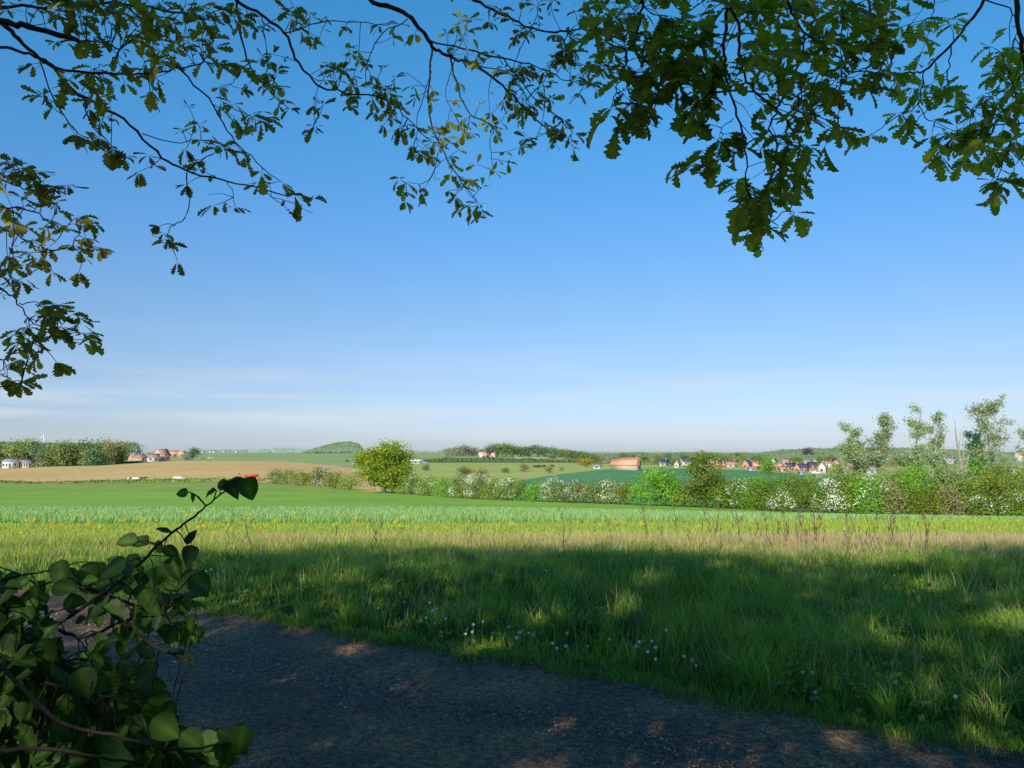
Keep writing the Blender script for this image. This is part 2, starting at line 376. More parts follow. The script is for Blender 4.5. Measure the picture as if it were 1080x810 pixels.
# near ground sheet and the track on it
def grid(name, x0, x1, y0, y1, nx, ny, mat, zf):
    X, Y = np.meshgrid(np.linspace(x0, x1, nx), np.linspace(y0, y1, ny)); V = np.stack([X, Y, zf(X, Y)], 2).reshape(-1, 3)
    i, j = np.meshgrid(np.arange(ny-1), np.arange(nx-1), indexing='ij'); q = (i*nx+j).ravel()
    return structure(mkobj(name, npmesh(name, V, [np.stack([q, q+1, q+nx+1, q+nx], 1)], mat, smooth=True)))
EDGE = [ground_pt(x, r) for x, r in ((1300,850), (1150,820), (1000,794), (900,776), (800,757), (700,740), (600,717), (500,699), (400,682), (300,664), (220,649), (120,634), (0,622), (-200,604), (-500,588))]
EX = np.array([e[0] for e in EDGE])[::-1]; EY = np.array([e[1] for e in EDGE])[::-1]
def edge_y(X): return np.interp(X, EX, EY)+.04*np.sin(np.asarray(X)*2.1)+.03*np.sin(np.asarray(X)*7.7+1)
def zn(X, Y):
    z = np.zeros_like(X); w = np.clip((Y-edge_y(X)-.35)/1.0, 0, 1)*np.clip((14-Y)/3, 0, 1)
    k = np.clip((Y-8)/6, 0, 1); k = k*k*(3-2*k)
    return z+w*(.09+.05*np.sin(X*1.3+Y*.7)*np.sin(Y*1.1-X*.4))-.22*k
grid('ground', -60, 60, -60, 14, 481, 297, M['soil'], zn)
tx = np.linspace(-14, 9, 231); V = []
for k, t in enumerate(np.linspace(0, 1, 40)):
    e = edge_y(tx)+.05; Yk = e+.10-4.6*t; rut = -.018*np.exp(-((t-.28)/.07)**2)-.018*np.exp(-((t-.68)/.07)**2)
    V.append(np.stack([tx, Yk, (.055+rut+.008*np.sin(tx*9+t*20)*np.sin(tx*4.3-t*33))+(-.07 if t in (0, 1) else 0)*1.0], 1))
V = np.vstack(V); n = len(tx); Q = np.array([(k*n+i, (k+1)*n+i, (k+1)*n+i+1, k*n+i+1) for k in range(39) for i in range(n-1)])
structure(mkobj('gravel_track', npmesh('gravel_track', V, [Q], M['gravel'], smooth=True)))
# loose stones lying on the track: far too many to count
mb = MB(); rng = np.random.default_rng(3)
OCT = np.array([(1,0,0), (0,1,0), (-1,0,0), (0,-1,0), (0,0,.7), (0,0,-.7)], float); OF = [np.array([(0,1,4), (1,2,4), (2,3,4), (3,0,4), (1,0,5), (2,1,5), (3,2,5), (0,3,5)])]
n = 52000; sx = rng.uniform(-6, 3.5, n); sy = edge_y(sx)-rng.random(n)**.8*4.2; ok = sy > 2.6; sx, sy = sx[ok], sy[ok]
Mx = rot_from(rng.normal(size=(len(sx), 3))*.4+np.array([0,0,1]), rng.uniform(0, 6.3, len(sx)))*(rng.gamma(1.5, .0016, len(sx))+.0025)[:, None, None]
V, Fc = stamp(OCT, OF, Mx, np.stack([sx, sy, np.full(len(sx), .046)], 1))
M['stone'] = surfmat('pebble', (.05,.040,.032), (.50,.43,.35), 25, .8, detail=1)
tag(mkobj('loose_stones', npmesh('loose_stones', V, Fc, M['stone'])), kind='stuff', label='small grey loose stones scattered over the dark track', cat='stones')

# dead leaves and bits of twig on the track
n = 700; sx = rng.uniform(-6, 4, n); sy = edge_y(sx)+.1-rng.random(n)**2.2*3.5
Mx = rot_from(rng.normal(size=(n, 3))*.35+np.array([0,0,1]), rng.uniform(0, 6.3, n))*rng.uniform(.012, .035, n)[:, None, None]; Mx[:, :, 0] *= rng.uniform(.15, 1, n)[:, None]
V, Fc = stamp(DIA, DIAF, Mx, np.stack([sx, sy, np.full(n, .062)], 1))
M['litter'] = surfmat('leaf_litter', (.10,.055,.025), (.30,.19,.10), 12, .9, detail=1)
tag(mkobj('leaf_litter', npmesh('leaf_litter', V, Fc, M['litter'])), 'brown leaf litter and twig bits strewn over the edge of the track', 'leaf litter', kind='stuff')

# ------------------------------------------------------------------ grass
def blades(name, X, Y, H, W, cb, ct, lean=.35, mat='grass', rng=None, label=None, cat='grass', z=None, parent=None):
    n = len(X); rng = rng or RNG; z = np.where(Y > 14, hz(X, Y), zn(X, Y)) if z is None else z
    th = rng.uniform(0, 6.283, n); ld = rng.uniform(0, 6.283, n); L = H*lean*rng.uniform(.2, 1.6, n)
    dx, dy = np.cos(th)*W/2, np.sin(th)*W/2; lx, ly = np.cos(ld)*L, np.sin(ld)*L
    b = np.stack([X, Y, z-.01], 1)
    V = np.empty((n, 5, 3)); s = np.stack([dx, dy, np.zeros(n)], 1)
    mid = b+np.stack([lx*.3, ly*.3, H*.55], 1); tip = b+np.stack([lx, ly, H*(1-.25*(L/H)**2)], 1)
    V[:, 0] = b-s; V[:, 1] = b+s; V[:, 2] = mid+s*.8; V[:, 3] = mid-s*.8; V[:, 4] = tip
    o = (np.arange(n)*5)[:, None]; Q = o+np.array([[0, 1, 2, 3]]); T = o+np.array([[3, 2, 4]])
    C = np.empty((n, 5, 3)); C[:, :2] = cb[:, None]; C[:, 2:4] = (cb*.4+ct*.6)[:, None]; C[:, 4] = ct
    ob = mkobj(name, npmesh(name, V.reshape(-1, 3), [Q, T], M[mat], col=C.reshape(-1, 3)), parent)
    if label: tag(ob, label, cat, kind='stuff')
    return ob
def vn(X, Y, s, seed=0):             # cheap smooth 2-D noise in numpy, about 0..1
    r = np.random.default_rng(seed); v = 0
    for k in range(6):
        a, ph = r.uniform(0, 6.28), r.uniform(0, 6.28); f = s*r.uniform(.6, 1.8); v = v+np.sin((X*math.cos(a)+Y*math.sin(a))*f+ph)
    return .5+v/6*.9
rng = np.random.default_rng(11)
def samp(n, y0, y1, amax=.95, pw=1.0):   # more samples near the viewer's path
    Y = y0*(y1/y0)**(rng.random(n)**pw); a = rng.uniform(-amax, amax, n); return a*Y, Y
def c3v(c, n): return np.repeat(np.array([c], float), n, 0)
def grasscol(X, Y, n, shade=1.0):
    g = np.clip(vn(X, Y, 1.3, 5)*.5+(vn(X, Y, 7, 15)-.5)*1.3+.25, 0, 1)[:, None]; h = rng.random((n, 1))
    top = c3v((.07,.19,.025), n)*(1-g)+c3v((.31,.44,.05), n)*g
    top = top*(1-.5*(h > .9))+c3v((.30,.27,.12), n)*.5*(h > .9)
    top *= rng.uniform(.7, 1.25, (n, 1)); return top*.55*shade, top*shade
X, Y = samp(330000, 3.6, 17.0); e = edge_y(X); d = Y-e; k = (d > rng.normal(.0, .10, len(d))+.10*np.clip(vn(X, Y, 4.5, 31)-.5, -1, .2)); X, Y, d = X[k], Y[k], d[k]
tuss = vn(X, Y, 2.6, 1)*.6+vn(X, Y, 6.0, 2)*.4; k = rng.random(len(X)) < np.where(d < .6, 1, .45+.75*tuss); X, Y, d, tuss = X[k], Y[k], d[k], tuss[k]
fx = rng.uniform(-9, 5, 26000); fy = edge_y(fx)+rng.normal(.04, .09, len(fx))+.07*np.sin(fx*13)*np.sin(fx*5.3); nf = len(fx); cf_ = c3v((.15,.26,.035), nf)*rng.uniform(.4, 1.5, (nf, 1))
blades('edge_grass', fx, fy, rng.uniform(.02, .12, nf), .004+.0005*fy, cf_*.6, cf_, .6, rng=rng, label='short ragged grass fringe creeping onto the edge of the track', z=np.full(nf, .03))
tX, tY = samp(520, 4.2, 13.5, .8); kk = tY > edge_y(tX)+.35; tX, tY = tX[kk], tY[kk]; m_ = 46
bX = np.repeat(tX, m_)+rng.normal(size=len(tX)*m_)*.035; bY = np.repeat(tY, m_)+rng.normal(size=len(tX)*m_)*.035; nb_ = len(bX)
g_ = np.repeat(rng.random(len(tX)), m_)[:, None]; ct_ = (c3v((.16,.34,.035), nb_)*(1-g_)+c3v((.34,.46,.07), nb_)*g_)*rng.uniform(.7, 1.2, (nb_, 1)); hh0 = np.repeat(rng.uniform(.16, .36, len(tX)), m_)*rng.uniform(.5, 1.2, nb_)
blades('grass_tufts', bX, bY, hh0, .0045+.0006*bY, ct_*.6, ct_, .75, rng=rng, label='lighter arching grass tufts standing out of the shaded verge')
sX, sY = samp(5200, 4.6, 14, .9); kk = sY > edge_y(sX)+.5; sX, sY = sX[kk], sY[kk]; ns_ = len(sX); cs_ = c3v((.42,.36,.18), ns_)*rng.uniform(.5, 1.1, (ns_, 1))
blades('straw_stems', sX, sY, rng.uniform(.2, .5, ns_), .0035*np.ones(ns_)+.0003*sY, cs_*.7, cs_, .35, rng=rng, label='thin pale straw stems poking out of the green verge grass')
n = len(X); H = (.04+.10*np.clip(d/1.3, 0, 1)+.20*np.clip(d/3, 0, 1)*tuss**1.5)*(1-.35*np.clip((Y-11)/5, 0, 1))*rng.uniform(.4, 1.15, n)*(.7+.5*vn(X, Y, .8, 3))
cb, ct = grasscol(X, Y, n)
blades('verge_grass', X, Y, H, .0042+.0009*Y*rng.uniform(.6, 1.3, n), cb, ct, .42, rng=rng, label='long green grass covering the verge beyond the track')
# broad-leaved weeds low in the grass
X, Y = samp(16000, 4.4, 15); d = Y-edge_y(X); k = (d > .3) & (vn(X, Y, 2.0, 9) > .62); X, Y = X[k], Y[k]; n = len(X)
Mx = rot_from(rng.normal(size=(n, 3))*.6+np.array([0, -.3, 1]), rng.uniform(0, 6.28, n))*(rng.uniform(.02, .055, n))[:, None, None]
V, Fc = stamp(DIA, DIAF, Mx, np.stack([X, Y, zn(X, Y)+rng.uniform(.04, .20, n)], 1))
tc_ = c3v((.09,.21,.03), n)*rng.uniform(.7, 1.4, (n, 1))
tag(mkobj('verge_weeds', npmesh('verge_weeds', V, Fc, M['grass'], col=np.repeat(tc_, 4, 0))), 'low broad-leaved weeds growing through the verge grass', 'weeds', kind='stuff')
# paler tall grass with pinkish seed heads in the sunlit strip
X, Y = samp(150000, 10.0, 17.5); k = rng.random(len(X)) < np.clip((Y-10.2)/4.0, .02, 1)*(.5+.5*vn(X, Y, 1.1, 4)); X, Y = X[k], Y[k]; n = len(X)
tan = np.clip(.38+.55*(X/12)+.10*(Y-13)+.3*(vn(X, Y, .7, 6)-.5), .22, .97)[:, None]; pickd = rng.random((n, 1)) < tan
ct = np.where(pickd, c3v((.64,.43,.28), n), c3v((.40,.46,.05), n))*rng.uniform(.75, 1.2, (n, 1)); cb = np.where(pickd, c3v((.42,.33,.12), n), c3v((.22,.31,.03), n))
blades('seeding_grass', X, Y, rng.uniform(.08, .30, n), .011*rng.uniform(.6,1.5,n), cb, ct, .25, rng=rng, label='pale seeding grass in the sunlit strip behind the shaded verge')
X, Y = samp(60000, 16.2, 30.0, .9); lim = np.interp(X/Y, AX, cv2)+.3; k = Y < lim; X, Y = X[k], Y[k]; n = len(X)
ct = np.where(rng.random((n, 1)) < .3, c3v((.50,.48,.08), n), c3v((.38,.48,.06), n))*rng.uniform(.8, 1.2, (n, 1))
blades('margin_grass', X, Y, rng.uniform(.04, .13, n), .02*np.ones(n), ct*.7, ct, .3, rng=rng, label='yellow-green low growth in the band before the crop')
X, Y = samp(190000, 17.5, 62.0, .95); c2i, c3i = np.interp(X/Y, AX, cv2), np.interp(X/Y, AX, cv3); k = (Y > c2i) & (Y < c3i) & ((vn(X, Y, .8, 8) > .25) | (Y < c2i+1.2)); X, Y = X[k], Y[k]; n = len(X)
bl = (rng.random((n, 1)) < .55)*1.0; ct = c3v((.40,.52,.24), n)*bl+c3v((.30,.46,.10), n)*(1-bl); ct *= rng.uniform(.75, 1.2, (n, 1))
blades('crop_leaves', X, Y, rng.uniform(.10, .28, n), .0009*Y+.008, ct*np.array([.6,.75,.5]), ct, .4, rng=rng, label='blue-green leafy crop growing across the near field', cat='crop')

# countable wild plants -------------------------------------------------------
def protos(fn, k): return [fn(i) for i in range(k)]
def place_copy(src, loc, rz, sc):
    c = src.copy(); COL.objects.link(c); c.location = loc; c.rotation_euler = (0, 0, rz); c.scale = (sc, sc, sc)
    for ch in list(src.children):
        d_ = ch.copy(); COL.objects.link(d_); d_.parent = c
    return c
rr = random.Random(5)
def stalk(i):                        # dead dock / mugwort stem with short upright side sprays
    t = empty('dead_stalk', (0, 0, 0)); mb = MB(); h = 1.0; sd = MB(); bx = rr.uniform(-.28, .28)
    def P(u): return (bx*u*u*h, .03*math.sin(u*5+i), u*h)
    mb.tube([P(u/8) for u in range(9)], .006, .003, 5)
    for k in range(9):
        u = rr.uniform(.3, .97); a = rr.uniform(0, 6.28); l = rr.uniform(.10, .28)*(1.25-u); p0 = Vector(P(u)); d_ = Vector((math.cos(a)*.45, math.sin(a)*.45, .9))
        p1 = p0+d_*l; sd = MB(); sd.tube([p0, p0+d_*l*.5+Vector((0, 0, .01)), p1], .005, .003, 4)
        for q in range(7):
            c = p0.lerp(p1, rr.uniform(.3, 1)); s_ = rr.uniform(.008, .016); sd.add(np.array(c)+DIA*s_*2.2 @ np.array(Matrix.Rotation(rr.uniform(0, 6), 3, 'X')), [(0, 1, 2, 3)])
        sd.build('side_spray', M['deadstem'], t)
    mb.build('stem', M['deadstem'], t); return t
M['deadstem'] = surfmat('dead_stem', (.09,.055,.04), (.24,.15,.10), 8, .9)
PS = protos(stalk, 5); i = 0
for k in range(104):
    px = rr.triangular(560, 1110, 880) if k < 90 else rr.uniform(150, 560); Yk = rr.uniform(12.2, 16.5); X_ = acol(px)*Yk; hgt = rr.uniform(.35, .95)*(1 if px > 640 else .8)
    loc = (X_, Yk, hz1(X_, Yk) if Yk > 14 else float(zn(np.array(X_), np.array(Yk)))); rz = rr.uniform(0, 6.28)
    if k < 5: o = PS[k]; o.location = loc; o.rotation_euler = (0, 0, rz); o.scale = (hgt,)*3
    else: o = place_copy(PS[k % 5], loc, rz, hgt)
    right = px > 640
    tag(o, 'dry dark brown weed stalk with short side sprays at the sunlit edge of the verge', 'weed stalk', 'dry weed stalks along the sunlit strip')
def dande(i):
    t = empty('dandelion_clock', (0, 0, 0)); mb = MB(); bend = .03*i-.03
    mb.tube([(bend*u*u, 0, .28*u) for u in (0, .3, .6, 1)], .003, .0022, 5); mb.build('stem', M['palestem'], t)
    c = np.array((bend, 0, .285)); n = 260; r = np.random.default_rng(i); d_ = r.normal(size=(n, 3)); d_ /= np.linalg.norm(d_, axis=1)[:, None]
    Mx = rot_from(d_+r.normal(size=(n, 3))*.3, r.uniform(0, 6, n))*.010; V, Fc = stamp(DIA, DIAF, Mx, c+d_*(.022*r.uniform(.55, 1.0, n))[:, None])
    mkobj('seed_head', npmesh('seed_head', V, Fc, M['clock']), t); return t
M['palestem'] = surfmat('pale_stem', (.14,.16,.08), (.20,.21,.11), 8, .8)
PD = protos(dande, 3)
DP = [(216,612),(222,610),(228,612),(236,611),(209,615),(397,656),(427,650),(453,653),(461,657),(479,652),(456,664),(448,668),(457,672),(470,668),(443,672),(490,687),(498,688),(536,684),(550,692),(558,690),(565,694),(543,699),(576,612),(574,608),(600,689),(583,704),(590,707),(596,708),(671,706),(676,702),(686,696),(692,708),(694,717),(684,712),(643,692),(634,627),(945,615),(833,627),(720,716),(767,714),(731,725),(735,724),(850,735),(858,737),(949,750),(861,758),(1010,771),(930,595),(702,690),(620,700),(500,680),(508,676),(700,640)]
for k, (px, row) in enumerate(DP):
    X_, Y_ = ground_pt(px, row+13); s_ = rr.uniform(.4, .62); loc = (X_, Y_, .09)
    Yh = Y_; o = None; rz = rr.uniform(0, 6.28)
    if k < 3: o = PD[k]; o.location = loc; o.rotation_euler = (0, 0, rz); o.scale = (s_,)*3
    else: o = place_copy(PD[k % 3], loc, rz, s_)
    tag(o, 'round grey-white dandelion seed head on a pale stem in the verge grass', 'dandelion', 'dandelion clocks in the verge grass')
def rape(i):
    t = empty('yellow_flower_plant', (0, 0, 0)); mb = MB(); fl = []; r = np.random.default_rng(40+i)
    mb.tube([(.02*math.sin(u*3), 0, .7*u) for u in (0, .3, .6, 1)], .006, .003, 5)
    tips = [(.02, 0, .70)]
    for k in range(5):
        a = r.uniform(0, 6.28); z0 = r.uniform(.35, .6); q = (math.cos(a)*.10, math.sin(a)*.10, z0+.16); mb.tube([(0, 0, z0), (q[0]*.6, q[1]*.6, z0+.07), q], .003, .002, 4); tips.append(q)
    mb.build('stem', M['palestem'], t)
    for q in tips:
        P = np.array(q)+r.normal(size=(16, 3))*np.array([.012, .012, .020]); n = len(P)
        V, Fc = stamp(DIA, DIAF, rot_from(r.normal(size=(n, 3))+np.array([0,0,1]), r.uniform(0, 6, n))*.030, P)
        mkobj('flower', npmesh('flower', V, Fc, M['yflower']), t)
    return t
PR = protos(rape, 4)
for k in range(74):
    if k < 5: px, Y_ = [(794,7.7), (950,7.2), (958,7.0), (962,6.7), (784,7.6)][k]; s_ = .45
    elif k < 60: px = rr.triangular(-40, 520, 190); Y_ = rr.uniform(14.5, 20.5); s_ = rr.uniform(.35, .75)
    else: px = rr.uniform(520, 960); Y_ = rr.uniform(16.5, 20.5); s_ = rr.uniform(.35, .65)
    X_ = acol(px)*Y_; loc = (X_, Y_, .05 if Y_ < 14 else hz1(X_, Y_)); rz = rr.uniform(0, 6.28)
    if k < 4: o = PR[k]; o.location = loc; o.rotation_euler = (0, 0, rz); o.scale = (s_,)*3
    else: o = place_copy(PR[k % 4], loc, rz, s_)
    if k < 5: tag(o, 'small yellow wildflower half hidden in the shaded verge grass', 'wildflower', 'yellow flowers in the shaded grass')
    else: tag(o, 'tall thin yellow-flowered plant in the sunlit strip before the crop', 'wildflower', 'yellow flowers along the sunlit strip')

# ------------------------------------------------------------------ trees, hedge bushes
ORD = ['first','second','third','fourth','fifth','sixth','seventh','eighth','ninth','tenth','eleventh','twelfth','thirteenth','fourteenth','fifteenth','sixteenth','seventeenth','eighteenth','nineteenth','twentieth','twenty-first','twenty-second','twenty-third','twenty-fourth','twenty-fifth','twenty-sixth','twenty-seventh','twenty-eighth','twenty-ninth','thirtieth','thirty-first','thirty-second','thirty-third','thirty-fourth','thirty-fifth','thirty-sixth','thirty-seventh','thirty-eighth','thirty-ninth','fortieth']
def bush(x, wpx, top, kind, Yoff=0, bl=0, label=None, name='hawthorn_bush', cat='bush', group='bushes of the field hedge', seed=0, Y=None, n=None, leaf=.15):
    Y = (float(np.interp(x, [c[0] for c in HBY], [c[1] for c in HBY])) if Y is None else Y)+Yoff
    X = acol(x)*Y; z = hz1(X, Y); w = wpx*Y/F/2*1.22; h = (CH+slope(top)*Y)-z; r = random.Random(seed*31+int(x))
    g = np.random.default_rng(seed*7+int(x)); t = empty(name, (X, Y, z))
    lobes = [(0, 0, h*.40, w*.9, w*.8, h*.46), (w*.45, 0, h*.2, w*.5, w*.6, h*.26), (-w*.45, 0, h*.2, w*.5, w*.6, h*.26)]
    for k in range(10):
        a = r.uniform(0, 6.28); u = r.uniform(.25, .8); q = w*.7*(1-.5*u)
        lobes.append((math.cos(a)*q, math.sin(a)*q*.8, h*u, w*r.uniform(.3, .45), w*.4, h*r.uniform(.14, .24)))
    lobes.append((r.uniform(-.2, .2)*w, 0, h*.83, w*.35, w*.35, h*.17))
    n = n or int(min(12000, 60+ (w*h*3.2)/(leaf*leaf)*3.4))
    s_ = MB()
    for k in range(4):
        a = r.uniform(0, 6.28); s_.tube([(0, 0, 0), (math.cos(a)*w*.2, math.sin(a)*w*.2, h*.35), (math.cos(a)*w*.5, math.sin(a)*w*.5, h*.75)], .06+.008*h, .02, 5)
    s_.build('trunk', M['fartrunk'], t)
    mkobj('foliage', leaf_cloud('foliage', lobes, n, leaf, M[kind], g, .6, 1.2, clump=9), t)
    if bl:
        P, D = cloud_pts(lobes, int(n*bl*2.2), g, .12); P += D/np.linalg.norm(D, axis=1)[:, None]*.08
        ctr = P[g.integers(0, len(P), max(6, int(16*bl+6)))]                                        # blossom comes in patches
        dist = np.min(np.linalg.norm(P[:, None]-ctr[None], axis=2), axis=1); k = (dist < w*.42*(.5+bl*.9)*g.uniform(.3, 1.2, len(dist))) & (P[:, 1] < w*.55) & (P[:, 2] > h*.12); P = P[k]; D = D[k]; n2 = len(P)
        if n2 > 3:
            V, Fc = stamp(DIA, DIAF, rot_from(D+g.normal(size=(n2, 3))*.5, g.uniform(0, 6, n2))*(leaf*g.uniform(.6, 1.15, n2))[:, None, None], P)
            mkobj('blossom', npmesh('blossom', V, Fc, M['blossom']), t)
    KD = {'hedge':'green', 'olive':'olive-green', 'rusty':'brownish twiggy', 'bright':'bright green', 'golden':'yellowish green', 'poplar':'grey-green'}[kind]
    return tag(t, label, cat, group), KD, t
HEDGE = [ # column, width, top row, leaf, blossom
 (290,17,494,'hedge',.5),(303,22,495,'olive',.1),(320,20,495,'hedge',0),(338,18,492,'hedge',.6),(354,20,496,'olive',.15),(370,20,499,'olive',.2),
 (434,24,500,'hedge',.4),(452,24,502,'olive',.3),(470,22,501,'bright',.1),(487,24,500,'hedge',.6),(505,26,497,'hedge',.8),(520,20,503,'olive',.2),(534,24,502,'hedge',.7),
 (550,20,506,'hedge',.1),(565,24,508,'bright',0),(586,30,502,'hedge',.8),(606,22,505,'hedge',.6),(625,24,508,'olive',.4),(643,28,505,'hedge',.8),(658,20,507,'olive',.3),
 (722,30,512,'olive',.05),(764,26,509,'bright',.15),(778,28,504,'hedge',.5),(797,30,503,'bright',.05),(823,26,514,'bright',.7),(812,28,505,'hedge',0),(845,30,501,'hedge',.25),
 (876,34,504,'hedge',.9),(896,28,504,'olive',0),(918,34,501,'bright',.35),(941,30,504,'rusty',0),(958,30,500,'bright',0),(978,34,515,'golden',0),(1001,30,512,'rusty',0),
 (1018,40,500,'olive',0),(1031,24,520,'hedge',.55),(1050,42,496,'olive',0),(1066,28,516,'hedge',.5),(1088,40,498,'olive',0),(1118,40,500,'hedge',.4),(1150,40,500,'bright',.1)]
HEDGE.sort()
nl = nr = 0
for k, (x, w, tp, kd, bl) in enumerate(HEDGE):
    KD = {'hedge':'green', 'olive':'olive-green', 'rusty':'brownish twiggy', 'bright':'bright green', 'golden':'yellowish green'}[kd]
    how = ' thick with white blossom' if bl >= .7 else ' dotted with white blossom' if bl >= .3 else ''
    if x < 400: lab = f"{KD} hedge bush{how}, {ORD[5-k]} left of the round field tree"
    elif x < 680: nl += 1; lab = f"{KD} hedge bush{how}, {ORD[nl-1]} right of the round field tree"
    else: nr += 1; lab = f"{KD} hedge bush{how}, {ORD[nr-1]} right of the dome-shaped bush"
    bush(x, w, tp, kd, bl=bl*.9, label=lab, seed=k, leaf=.17 if x > 420 else .24, Yoff=(-1.5 if tp > 511 and x > 760 else random.uniform(-.5, 1)))
bush(692, 52, 491, 'bright', label='large dense dome-shaped bright green bush in the middle of the hedge', name='dome_bush', seed=77, leaf=.2, n=6500)
BACK = [(760,34,506,'hedge'),(790,34,502,'bright'),(818,34,500,'bright'),(838,30,497,'hedge'),(860,36,499,'olive'),(884,34,497,'hedge'),(905,36,496,'bright'),(925,36,493,'poplar'),(948,36,490,'hedge'),(972,38,486,'bright'),(995,38,486,'hedge'),(1012,36,487,'poplar'),(1035,40,482,'bright'),(1060,40,484,'hedge'),(1085,40,486,'hedge'),(1115,40,484,'olive')]
for k, (x, w, tp, kd) in enumerate(BACK):
    KD = {'hedge':'green', 'olive':'olive-green', 'bright':'bright green', 'poplar':'grey-green'}[kd]
    bush(x, w, tp, kd, Yoff=9+rr.uniform(-2, 3), label=f"tall {KD} bush in the row behind the hedge, {ORD[k]} from the left", group='taller bushes behind the right half of the hedge', name='tall_bush', seed=200+k, leaf=.2)

def field_tree(name, x, wpx, top, Y, mat, label, cat='tree', leaf=.28, n=9000, trunk=.25, group=None, sh=.5, clump=16, tmat='fartrunk', crown0=.12):
    X = acol(x)*Y; z = hz1(X, Y); w = wpx*Y/F/2; h = (CH+slope(top)*Y)-z; r = random.Random(int(x*3)); g = np.random.default_rng(int(x*3)+1)
    t = empty(name, (X, Y, z)); lobes = []
    for k in range(26):
        u = r.uniform(crown0, .93); a = k*2.4; q = w*.62*math.sin(math.pi*min(1, (u-crown0+.15)/(1.18-crown0)))**.7
        lobes.append((math.cos(a)*q, math.sin(a)*q, h*u, w*r.uniform(.28, .42), w*r.uniform(.28, .42), h*r.uniform(.07, .13)))
    tb = MB(); tb.tube([(0, 0, -.1), (0, 0, h*.3), (.03*h, 0, h*.6), (.02*h, 0, h*.9)], trunk, trunk*.2, 8)
    for l in lobes[::2]: tb.tube([(0, 0, h*min(.7, l[2]/h*.6)), (l[0]*.5, l[1]*.5, l[2]*.8), l[:3]], trunk*.3, .03, 5)
    tb.build('trunk', M[tmat], t); mkobj('crown', leaf_cloud('crown', lobes, n, leaf, M[mat], g, sh, 1.2, clump=clump), t)
    return tag(t, label, cat, group)
field_tree('field_tree', 406, 63, 463.5, 127, 'golden', 'big round yellow-green tree standing in the hedge, taller than the bushes', leaf=.32, n=12000)
field_tree('young_poplar', 743, 38, 477, 86, 'hedge', 'tall narrow leafy tree rising from the hedge in front of the village', leaf=.22, n=5000, trunk=.14)
# tall open-crowned trees on the right
def poplar(x, wpx, top, Y, mat, label, seed, name='poplar', bare=.4, dens=1.0, stems=1):
    X = acol(x)*Y; z = hz1(X, Y); w = wpx*Y/F/2; h = (CH+slope(top)*Y)-z; r = random.Random(seed); t = empty(name, (X, Y, z)); tb = MB(); P = []
    for s_ in range(stems):
        sx = (s_-(stems-1)/2)*w*.8
        def S(u): return Vector((sx*min(1, u*2)+.04*h*math.sin(u*4+seed), .03*h*math.sin(u*3), u*h*(.97-.05*s_)))
        tb.tube([S(u/12) for u in range(13)], 3*w*0+.25, .04, 7)
        for k in range(int(24/stems**.5)):
            u = r.uniform(bare, .97); a = r.uniform(0, 6.28); b0 = S(u); l = w*r.uniform(.45, 1.0)*(1.25-u*.55)/(1+.3*(stems-1)); d_ = Vector((math.cos(a), math.sin(a), r.uniform(.5, 1.2)))
            tip = b0+d_*l*.8; mid = b0.lerp(tip, .5)+Vector((0, 0, -.05*l)); tb.tube([b0, mid, tip], .07*(1.2-u)+.02, .015, 4)
            for q in range(int(r.uniform(5, 10)*dens)):
                c = b0.lerp(tip, r.uniform(.35, 1.05))+Vector([r.gauss(0, .15*w/2.2) for _ in range(3)]); P.append((c, r.uniform(.18, .42)))
    tb.build('trunk', M['paletrunk'], t)
    if P:
        g = np.random.default_rng(seed); C = np.vstack([np.array(c)+g.normal(size=(28, 3))*s_*.8 for c, s_ in P]); n = len(C)
        V, Fc = stamp(DIA, DIAF, rot_from(g.normal(size=(n, 3))+np.array([0,-.2,.5]), g.uniform(0, 6, n))*(.19*g.uniform(.6, 1.3, n))[:, None, None], C)
        mkobj('crown', npmesh('crown', V, Fc, M[mat]), t)
    return tag(t, label, 'tree', 'tall open-crowned trees behind the hedge')
poplar(903, 38, 449, 92, 'poplar', 'leftmost of the tall open-crowned trees at the right, lower and rounder', 1, dens=1.6, bare=.35)
poplar(932, 36, 440, 90, 'poplar', 'second tall open tree from the left, narrow with a leaning bushy top', 22, dens=1.2, bare=.45)
poplar(982, 50, 430, 90, 'poplar', 'tall open twin-stemmed tree, third from the left with a broad crown', 3, stems=2, dens=1.25, bare=.3)
poplar(1050, 58, 425, 88, 'poplar', 'tallest airy tree nearest the right edge with pale forked trunk', 14, dens=1.0, bare=.4)
poplar(1027, 26, 457, 93, 'poplar', 'short leafy tree between the dead trunk and the tallest airy tree', 5, dens=1.6, bare=.3)
poplar(1100, 50, 440, 90, 'poplar', 'open-crowned tree just beyond the right edge of the view', 9, dens=1.2)
t = empty('dead_tree', (acol(1015)*89, 89, hz1(acol(1015)*89, 89))); mb = MB()
hh = (CH+slope(443)*89)-t.location.z
mb.tube([(0, 0, 0), (.1, 0, hh*.35), (-.2, 0, hh*.6), (-.5, 0, hh*.8), (-.5, .1, hh)], .22, .03, 7)
mb.tube([(.1, 0, hh*.33), (.5, 0, hh*.5), (1.0, 0, hh*.66)], .12, .03, 6); mb.tube([(0, 0, hh*.45), (.3, 0, hh*.7), (.25, 0, hh*.92)], .08, .015, 6); mb.tube([(-.3, 0, hh*.65), (-.05, 0, hh*.8), (0, 0, hh*.9)], .05, .012, 5)
mb.build('trunk', M['paletrunk'], t); tag(t, 'pale bare dead tree with forked trunk between the open-crowned trees', 'dead tree')

